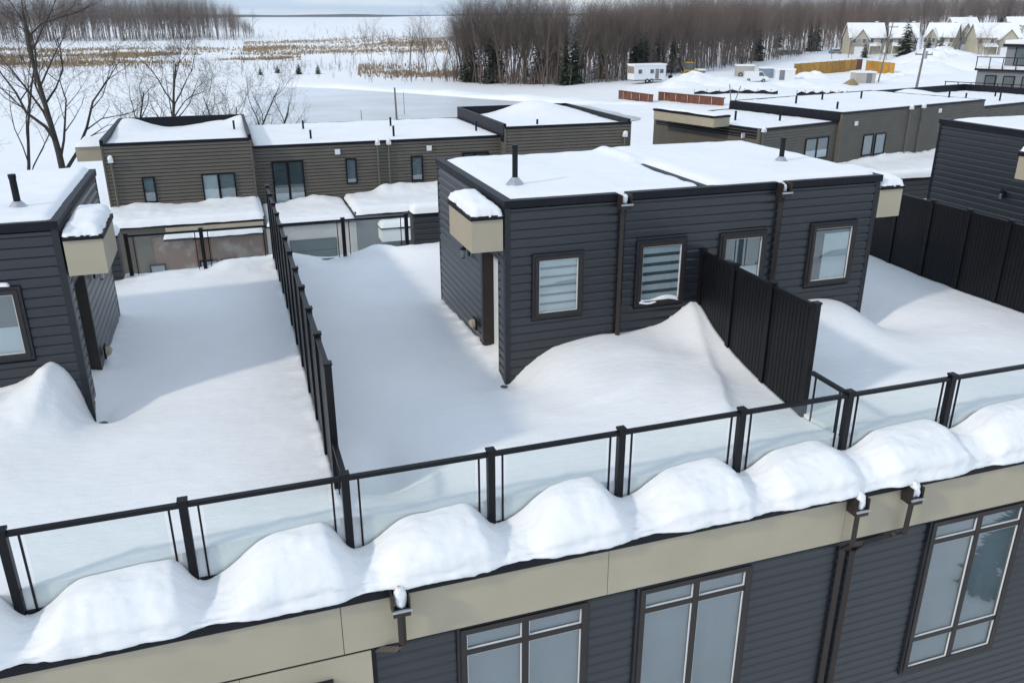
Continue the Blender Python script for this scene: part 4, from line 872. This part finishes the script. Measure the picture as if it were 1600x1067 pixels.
def house(px_, py_, wpx, label, seed, wallm='housew', tall=5.4, twist=.3, D=None):
    p, rz, k = frame_at(px_, py_, D); t = local_thing('house', p-np.array([0, 0, .3]), rz+twist, label, 'house', None); w_ = wpx*k; d_ = 9.0; rg = random.Random(seed)
    MB().box(-w_/2, w_/2, 0, d_, 0, tall).build('wall', wallm, t); gable(t, -w_/2, w_/2, 0, d_, tall, tall+3.6, wallm, 'x')
    gw = w_*.42; gx = -w_*.22 if seed % 2 else w_*.2
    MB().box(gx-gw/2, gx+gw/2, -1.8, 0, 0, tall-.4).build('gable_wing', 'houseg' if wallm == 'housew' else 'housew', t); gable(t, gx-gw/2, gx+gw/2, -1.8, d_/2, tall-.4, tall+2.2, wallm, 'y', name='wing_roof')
    MB().box(gx-gw*.4, gx+gw*.4, -1.9, -1.81, 0, 2.3).build('garage_door', 'white', t)
    # porch with its own snowy roof
    px2 = gx+gw/2+.3 if gx < 0 else gx-gw/2-.3-w_*.35
    MB().prism([(-2.2, 2.5), (-.02, 3.2), (-.02, 3.5), (-2.2, 2.75)], 'x', px2, px2+w_*.35).build('porch_roof', 'snow_far', t)
    for xx in (px2+.15, px2+w_*.35-.15): MB().box(xx-.1, xx+.1, -2.1, -1.9, 0, 2.5).build('porch_post', 'white', t)
    for xx in np.linspace(-w_*.42, w_*.42, 4): hwin(t, xx, -.001 if abs(xx-gx) > gw/2+.5 else -1.801, 3.3, .9, 1.2)
    ch = MB().box(w_*.3, w_*.3+.7, d_*.55, d_*.55+.7, tall+1.0, tall+4.2).build('chimney', 'stone', t); MB().box(w_*.3-.04, w_*.3+.74, d_*.55-.04, d_*.55+.74, tall+4.201, tall+4.45).build('chimney_snow', 'snow_far', ch)
    return t
house(1352, 87, 52, 'cream gabled house at the end of the row beside the wood', 1, 'housew', 4.8, .25)
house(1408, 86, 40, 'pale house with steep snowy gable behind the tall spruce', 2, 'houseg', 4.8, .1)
house(1464, 82, 42, 'cream house with broad snowy roof between spruce and yellow-sided neighbour', 3, 'housew', 4.8, -.2)
house(1508, 80, 38, 'yellowish sided house with tall gable beside the grey terraced block', 5, 'housew', 6.2, .5)
house(1556, 84, 62, 'large cream house with long snow covered roof behind the grey terraced block', 4, 'housew', 5.0, .35)
house(1595, 52, 40, 'far tan house with snowy roof up by the hillside wood', 6, 'stone', 4.2, .3)
# grey terraced apartment block
def grey_block():
    D = 95.0; p, rz, k = frame_at(1560, 140, D); g = float(T(p[0], p[1])); t = local_thing('apartment_block', (p[0], p[1], g), rz-.25, 'grey stepped apartment block with railed balconies beside the cream houses', 'building')
    def L(px_, py_): return (px_-1560)*k, CAMZ+D*(CHOR-py_)/CF*1.03-g
    x0, zt_ = L(1522, 62); x1 = L(1680, 0)[0]; xa = L(1492, 0)[0]
    z2 = L(0, 88)[1]; z1 = L(0, 118)[1]
    MB().box(x0+1.6, x1, 3.0, 12, 0, zt_).build('wall', 'grey', t); MB().box(x0, x1, 0.6, 2.999, 0, z2-.2).build('lower_wall', 'grey', t); MB().box(xa, x1, -1.6, .599, 0, z1-.25).build('base_wall', 'stucco', t)
    MB().box(x0+1.3, x1, 2.6, 12.3, zt_+.001, zt_+.25).build('roof', 'cap', t); MB().box(x0+1.4, x1, 2.7, 12.2, zt_+.251, zt_+.6).build('roof_snow', 'snow_far', t)
    for zz, xl, yf, nm in ((z2, x0, .3, 9), (z1, xa, -1.9, 11)):
        MB().box(xl-.2, x1, yf, yf+2.6, zz-.2, zz-.02).build('balcony_slab', 'cap', t); MB().box(xl, x1, yf+.2, yf+2.5, zz-.019, zz+.2).build('balcony_snow', 'snow_far', t)
        r = MB().box(xl-.2, x1, yf, yf+.06, zz+1.0, zz+1.07).build('balcony_rail', 'black', t)
        for i in range(nm): xx = xl-.15+i*1.15; MB().box(xx, xx+.07, yf-.001, yf+.061, zz-.019, zz+.999).build('rail_post', 'black', r)
    for i in range(6):
        xx = x0+.8+i*1.6; o = MB().box(xx, xx+1.0, .52, .6, z2-2.6, z2-.6).build('window', 'black', t); MB().box(xx+.1, xx+.9, .5, .519, z2-2.5, z2-.7).build('pane', 'room', o)
        if i > 0: o = MB().box(xx, xx+1.1, 2.92, 3.0, z2+.2, z2+2.2).build('window', 'black', t); MB().box(xx+.1, xx+1.0, 2.9, 2.919, z2+.3, z2+2.1).build('pane', 'room', o)
        if i < 4: o = MB().box(xx-1, xx, -1.68, -1.6, z1-2.4, z1-.8).build('window', 'white', t); MB().box(xx-.9, xx-.1, -1.7, -1.681, z1-2.3, z1-.9).build('pane', 'room', o)
grey_block()
# tall spruces among the houses
for px_, py_, h, lb in ((1413, 88, 12.5, 'tall dark spruce in front of the pale steep-gabled house'), (1448, 88, 7.5, 'shorter snow dusted spruce beside the tall dark one'), (1350, 90, 5.5, 'small spruce before the cream end house'), (1468, 86, 6.5, 'brownish evergreen before the broad-roofed cream house')):
    p = ground_pt(px_, py_); plant('spruce_tree', PINEM[int(px_) % 3], (p[0], p[1], p[2]-.1), h*1.05, px_*.1, lb, 'tree', None, h)
for i, px_ in enumerate((1375, 1385, 1436, 1478, 1487, 1496, 1540, 1530, 1300, 1325)):
    p = ground_pt(px_, 92); plant('bare_tree', PM[i % 7], (p[0], p[1], p[2]-.1), 8.5, i*1.7, 'young bare street tree in front of the cream houses', 'tree', 'street trees by the houses', rnd.uniform(5, 8))
# yard things
def wheel(par, x, y, r, w_=.25):
    o = MB().tube([(x, y-w_/2, r), (x, y+w_/2, r)], r, 14).build('wheel', 'tyre', par); MB().tube([(x, y-w_/2-.02, r), (x, y-w_/2-.001, r)], r*.5, 10).build('rim', 'steel', o)
def trailer():
    p, rz, k = frame_at(1015, 130); t = local_thing('office_trailer', p, rz+.55, 'white site office trailer with snowy roof at the foot of the wood', 'trailer')
    MB().box(-3.6, 3.6, 0, 2.6, .7, 3.4).build('body', 'van', t); MB().box(-3.7, 3.7, -.1, 2.7, 3.401, 3.65).build('roof_snow', 'snow_far', t)
    MB().box(-3.62, -3.601, .1, 2.5, 1.9, 3.2).build('end_panel', 'stone', t)
    for x in (-2.3, .4, 2.6): o = MB().box(x-.5, x+.5, -.06, -.001, 1.8, 2.7).build('window', 'white', t); MB().box(x-.4, x+.4, -.08, -.061, 1.88, 2.62).build('pane', 'room', o)
    MB().box(1.2, 2.0, -.05, -.001, .8, 2.7).build('door', 'grey', t)
    for x in (-.6, .4): wheel(t, x, .1, .45)
    MB().box(-3.0, 3.0, .4, 2.2, .5, .699).build('chassis', 'black', t)
trailer()
def excavator():
    p, rz, k = frame_at(1072, 124); t = local_thing('backhoe', p, rz+.3, 'yellow backhoe with dark raised arm beside the office trailer', 'excavator')
    MB().box(-.4, 2.4, .2, 1.6, .8, 1.7).build('body', 'yellow', t); MB().box(.0, 1.4, .3, 1.5, 1.701, 3.0).build('cab', 'room', t); MB().box(-.05, 1.5, .2, 1.6, 3.001, 3.15).build('cab_roof', 'yellow', t)
    MB().tube([(-.4, .9, 1.3), (-1.4, .9, 3.3), (-2.6, .9, 2.2), (-3.0, .9, .6)], [.22, .18, .14, .12], 6).build('arm', 'black', t); MB().box(-3.4, -2.7, .5, 1.3, .05, .6).build('bucket', 'black', t); MB().box(2.5, 3.4, 0, 1.8, .2, .9).build('loader_bucket', 'yellow', t)
    wheel(t, .2, .15, .7, .4); wheel(t, 2.0, .15, .5, .35); wheel(t, .2, 1.65, .7, .4); wheel(t, 2.0, 1.65, .5, .35)
excavator()
def box_thing(name, px_, py_, wpx, hpx, m, label, cat, depth=2.4, twist=.3, door=None, snow=True, ribs=0):
    p, rz, k = frame_at(px_, py_); t = local_thing(name, p-np.array([0, 0, .1]), rz+twist, label, cat); w_, h = wpx*k, hpx*k
    MB().box(-w_/2, w_/2, 0, depth, 0, h).build('body', m, t)
    if snow: MB().box(-w_/2-.1, w_/2+.1, -.1, depth+.1, h+.001, h+.25).build('roof_snow', 'snow_far', t)
    if door: MB().box(door-.5, door+.5, -.05, -.001, .1, 2.1).build('door', 'grey', t)
    for i in range(ribs): x = -w_/2+(i+.5)*w_/ribs; MB().box(x-.06, x+.06, -.05, -.001, .1, h-.1).build('rib', m, t)
    return t
box_thing('storage_crate', 1096, 121, 12, 9, 'grey', 'small grey storage crate behind the snow pile near the backhoe', 'crate')
t = box_thing('cube_truck', 1164, 121, 27, 16, 'beige', 'tan box truck with snow on its roof beside the white van', 'truck', 2.4, .2); wheel(t, -1, -.05, .45); wheel(t, 1, -.05, .45)
box_thing('shipping_container', 1198, 123, 20, 14, 'blue', 'blue-grey ribbed shipping container behind the white van', 'container', 2.4, .2, ribs=8)
box_thing('site_shed', 1226, 125, 30, 16, 'van', 'white flat roofed site shed with grey door beside container', 'shed', 2.6, .15, door=-.6)
box_thing('utility_hut', 1352, 131, 30, 16, 'beige', 'beige utility hut at the base of the leaning pole', 'hut', 3.0, .4, door=.6)
def van():
    p, rz, k = frame_at(1181, 128); t = local_thing('delivery_van', p, rz+.15, 'small white delivery van parked before the blue-grey container', 'van')
    MB().prism([(-2.2, .35), (2.3, .35), (2.35, .95), (1.75, 1.15), (1.1, 1.95), (-2.15, 2.0)], 'y', 0, 1.8).build('body', 'van', t)
    MB().prism([(1.62, 1.16), (1.08, 1.85), (.5, 1.85), (.5, 1.16)], 'y', -.02, -.001).build('side_window', 'room', t); MB().box(2.3, 2.36, .2, .5, .7, .85).build('headlight', 'steel', t)
    for x in (-1.4, 1.45):
        wheel(t, x, .08, .34, .2); wheel(t, x, 1.72, .34, .2)
van()
def car(px_, py_, m, label):
    p, rz, k = frame_at(px_, py_); t = local_thing('parked_car', p, rz+.4, label, 'car')
    MB().prism([(-2.1, .3), (2.1, .3), (2.15, .8), (1.2, .95), (.6, 1.45), (-1.2, 1.5), (-2.1, 1.0)], 'y', 0, 1.75).build('body', m, t); MB().prism([(1.05, .98), (.55, 1.4), (-1.1, 1.42), (-1.5, 1.02)], 'y', -.02, -.001).build('side_window', 'room', t)
    MB().prism([(-1.2, 1.51), (.6, 1.46), (.5, 1.7), (-1.1, 1.75)], 'y', .1, 1.65).build('roof_snow', 'snow_far', t)
    for x in (-1.3, 1.35): wheel(t, x, .06, .33, .2); wheel(t, x, 1.69, .33, .2)
car(1227, 86, 'grey', 'grey parked car with snowy roof at the edge of the wood'); car(1243, 86, 'stone', 'brown parked car under heavy snow at the edge of the wood'); car(1308, 85, 'blue', 'blue parked car beside the cream end house')
def hoarding(px0, px1, py0, py1, n_, label, last=None):
    a = ground_pt(px0, py0); b = ground_pt(px1, py1); d = b-a; L = math.hypot(d[0], d[1]); t = local_thing('hoarding', a, math.atan2(d[1], d[0]), label, 'fence'); w_ = L/n_
    dz = (b[2]-a[2])/n_
    for i in range(n_):
        MB().box(i*w_+.03, (i+1)*w_-.03, 0, .08, -.2+i*dz, 2.35+i*dz).build('panel', 'orange' if not (last and i == n_-1) else last, t); MB().box(i*w_-.029, i*w_+.029, -.03, .11, -.2+i*dz, 2.45+i*dz).build('post', 'wood', t)
hoarding(1240, 1346, 118.5, 110, 11, 'long row of yellow plywood hoarding panels in the yard', 'rust'); hoarding(1352, 1396, 112, 116, 5, 'short bright yellow hoarding beyond the utility hut')
def sheet_wall():
    for px0, px1, y0, y1, lb in ((966, 1018, 155, 162, 'rusty sheet pile wall with drifted snow at the pond corner'), (1028, 1130, 158, 166, 'longer rusty sheet pile wall dropping towards the townhouses')):
        a = ground_pt(px0, y0); b = ground_pt(px1, y1); d = b-a; L = math.hypot(d[0], d[1]); t = local_thing('sheet_pile_wall', (a[0], a[1], min(a[2], b[2])-.2), math.atan2(d[1], d[0]), lb, 'wall'); n_ = max(6, int(L/1.2)); w_ = L/n_
        for i in range(n_): MB().box(i*w_+.02, (i+1)*w_-.02, .15*(i % 2), .15*(i % 2)+.12, 0, 1.5).build('sheet', 'rust', t)
        MB().box(0, L, -.05, .4, 1.501, 1.62).build('cap_beam', 'rust', t)
sheet_wall()
# silt fence, dirt pile, snow heaps
for px0, px1, py_, lb in ((1085, 1215, 148, 'low black silt fence running across the yard snow'), (1245, 1330, 149.5, 'low black silt fence nearer the leaning pole')):
    a = ground_pt(px0, py_); b = ground_pt(px1, py_); n_ = 26; t = local_thing('silt_fence', a, 0, lb, 'fence'); m = MB(); q = [a+(b-a)*i/n_ for i in range(n_+1)]
    for i in range(n_): m.add([(*(q[i]-a)[:2], float(T(*q[i][:2]))-a[2]-.1), (*(q[i+1]-a)[:2], float(T(*q[i+1][:2]))-a[2]-.1), (*(q[i+1]-a)[:2], float(T(*q[i+1][:2]))-a[2]+.45+.15*math.sin(i*1.3)), (*(q[i]-a)[:2], float(T(*q[i][:2]))-a[2]+.45+.15*math.sin(i*1.3-1.3))], [(0, 1, 2, 3)])
    o = m.build('fabric', 'cap', t); md = o.modifiers.new('thickness', 'SOLIDIFY'); md.thickness = .04
    for i in range(0, n_+1, 4): MB().box((q[i]-a)[0]-.03, (q[i]-a)[0]+.03, (q[i]-a)[1]+.05, (q[i]-a)[1]+.11, float(T(*q[i][:2]))-a[2]-.1, float(T(*q[i][:2]))-a[2]+.8).build('stake', 'wood', t)
def heap(px_, py_, r, h, m, label, cat, seed):
    p = ground_pt(px_, py_); u = np.linspace(0, 1, 14); v = np.linspace(0, 2*math.pi, 29); U, V = np.meshgrid(u, v, indexing='ij'); rr = r*U*(1+.3*fbm(np.cos(V)*2+seed, np.sin(V)*2)); X = p[0]+rr*np.cos(V); Y = p[1]+rr*np.sin(V)
    o = grid_mesh('snow_heap' if cat == 'snow' else 'dirt_pile', X, Y, T(X, Y)-.1+h*(1-U**1.6)*(1+.5*fbm(X*.9+seed, Y*.9)), m); tag(o, label, cat, kind='stuff')
heap(1330, 132, 1.5, 1.0, 'reed', 'small tan dirt pile poking from the snow near the hut', 'dirt', 3)
for i, (a, b, r, h) in enumerate(((1085, 128, 7, 1.8), (1130, 131, 6, 1.2), (1060, 135, 5, 1.0), (1180, 136, 6, .9), (1250, 134, 6, 1.0), (1300, 138, 6, .9), (1270, 122, 4, 1.2), (1465, 104, 14, 4.2), (1440, 112, 9, 2.2), (1400, 124, 7, 1.2))):
    heap(a, b, r, h, 'snow_far', ['ploughed snow heap in front of the backhoe', 'low snow heap between backhoe and van', 'snow heap below the office trailer', 'snow ridge below the white van', 'snow ridge below the white shed', 'low snow heap below the dirt pile', 'snow heap against the long yellow hoarding', 'tall smooth snow hill between poles and grey terraced block', 'shoulder of the snow hill by the straight pole', 'low snow heap beyond the short yellow hoarding'][i], 'snow', i*4.2)
def pole(px_, pyb, pyt, label, lean=0.0, arms=True, r=.14, D=None):
    p, rz, k = frame_at(px_, pyb, D); h = (pyb-pyt)*k*1.02; t = local_thing('utility_pole', p, rz, label, 'pole'); MB().tube([(0, 0, -.4), (lean*h, 0, h)], [r, r*.7], 8).build('shaft', 'wood', t)
    if arms:
        MB().box(lean*h-1.0, lean*h+1.0, -.06, .06, h-1.0, h-.85).build('crossarm', 'wood', t); MB().tube([(lean*h*.8+.25, -.1, h*.72), (lean*h*.8+.25, -.1, h*.72+.9)], .22, 8).build('transformer', 'steel', t)
        for x in (-.9, 0, .9): MB().tube([(lean*h+x, 0, h-.849), (lean*h+x, 0, h-.65)], .05, 6).build('insulator', 'stone', t)
pole(1372, 128, 42, 'leaning utility pole by the beige hut with crossarm', .10, True); pole(1431, 140, 78, 'straight pole with branching arms in front of the snow hill', .05, True, .16, 120)
pole(620, 188, 140, 'short dark lamp post standing at the pond edge', -.02, False, .16); pole(565, 188, 173, 'thin stake with small head at the pond edge', 0, False, .06); pole(632, 180, 146, 'slim grey stake beside the short dark lamp post', 0, False, .05)
p0 = ground_pt(1143, 172)
t = local_thing('survey_stakes', p0, 0, 'pair of splayed timber stakes in a block beyond the cream box', 'stake'); MB().tube([(0, 0, -.1), (-.7, 0, 3.6)], .07, 6).build('stake', 'wood', t); MB().tube([(0, 0, -.1), (1.2, 0, 3.3)], .07, 6).build('stake', 'wood', t); MB().box(-.3, .3, -.3, .3, -.3, .9).build('block', 'stone', t)

# shrubs on the snowy ground below the front wall, mirrored in the tall windows
for i, (x, y, h) in enumerate(((15.0, 4.6, 1.5), (16.6, 3.9, 1.9), (18.4, 4.4, 1.4), (20.3, 3.2, 2.1))):
    plant('evergreen_shrub', PINEM[i % 3], (x, y, GZ-.05), h*1.5, i*1.9, 'dark shrub on snow, seen mirrored in the tall window beside paired downspouts', 'shrub', 'shrubs mirrored in the tall window', h)

# ================================================================== AIR: thin even haze so the far shore fades
hz = MB().box(-7000, 7000, -7000, 7000, -14, 60)
hm = bpy.data.materials.new('haze'); hm.use_nodes = True; hm.node_tree.nodes.clear()
ho = hm.node_tree.nodes.new('ShaderNodeOutputMaterial'); hv = hm.node_tree.nodes.new('ShaderNodeVolumePrincipled')
hv.inputs['Color'].default_value = (.80, .89, 1.0, 1); hv.inputs['Density'].default_value = .00008; hv.inputs['Anisotropy'].default_value = .2
hm.node_tree.links.new(hv.outputs['Volume'], ho.inputs['Volume'])
o = hz.build('haze', hm); tag(o, 'thin pale winter haze in the air over the lake', 'haze', kind='stuff')
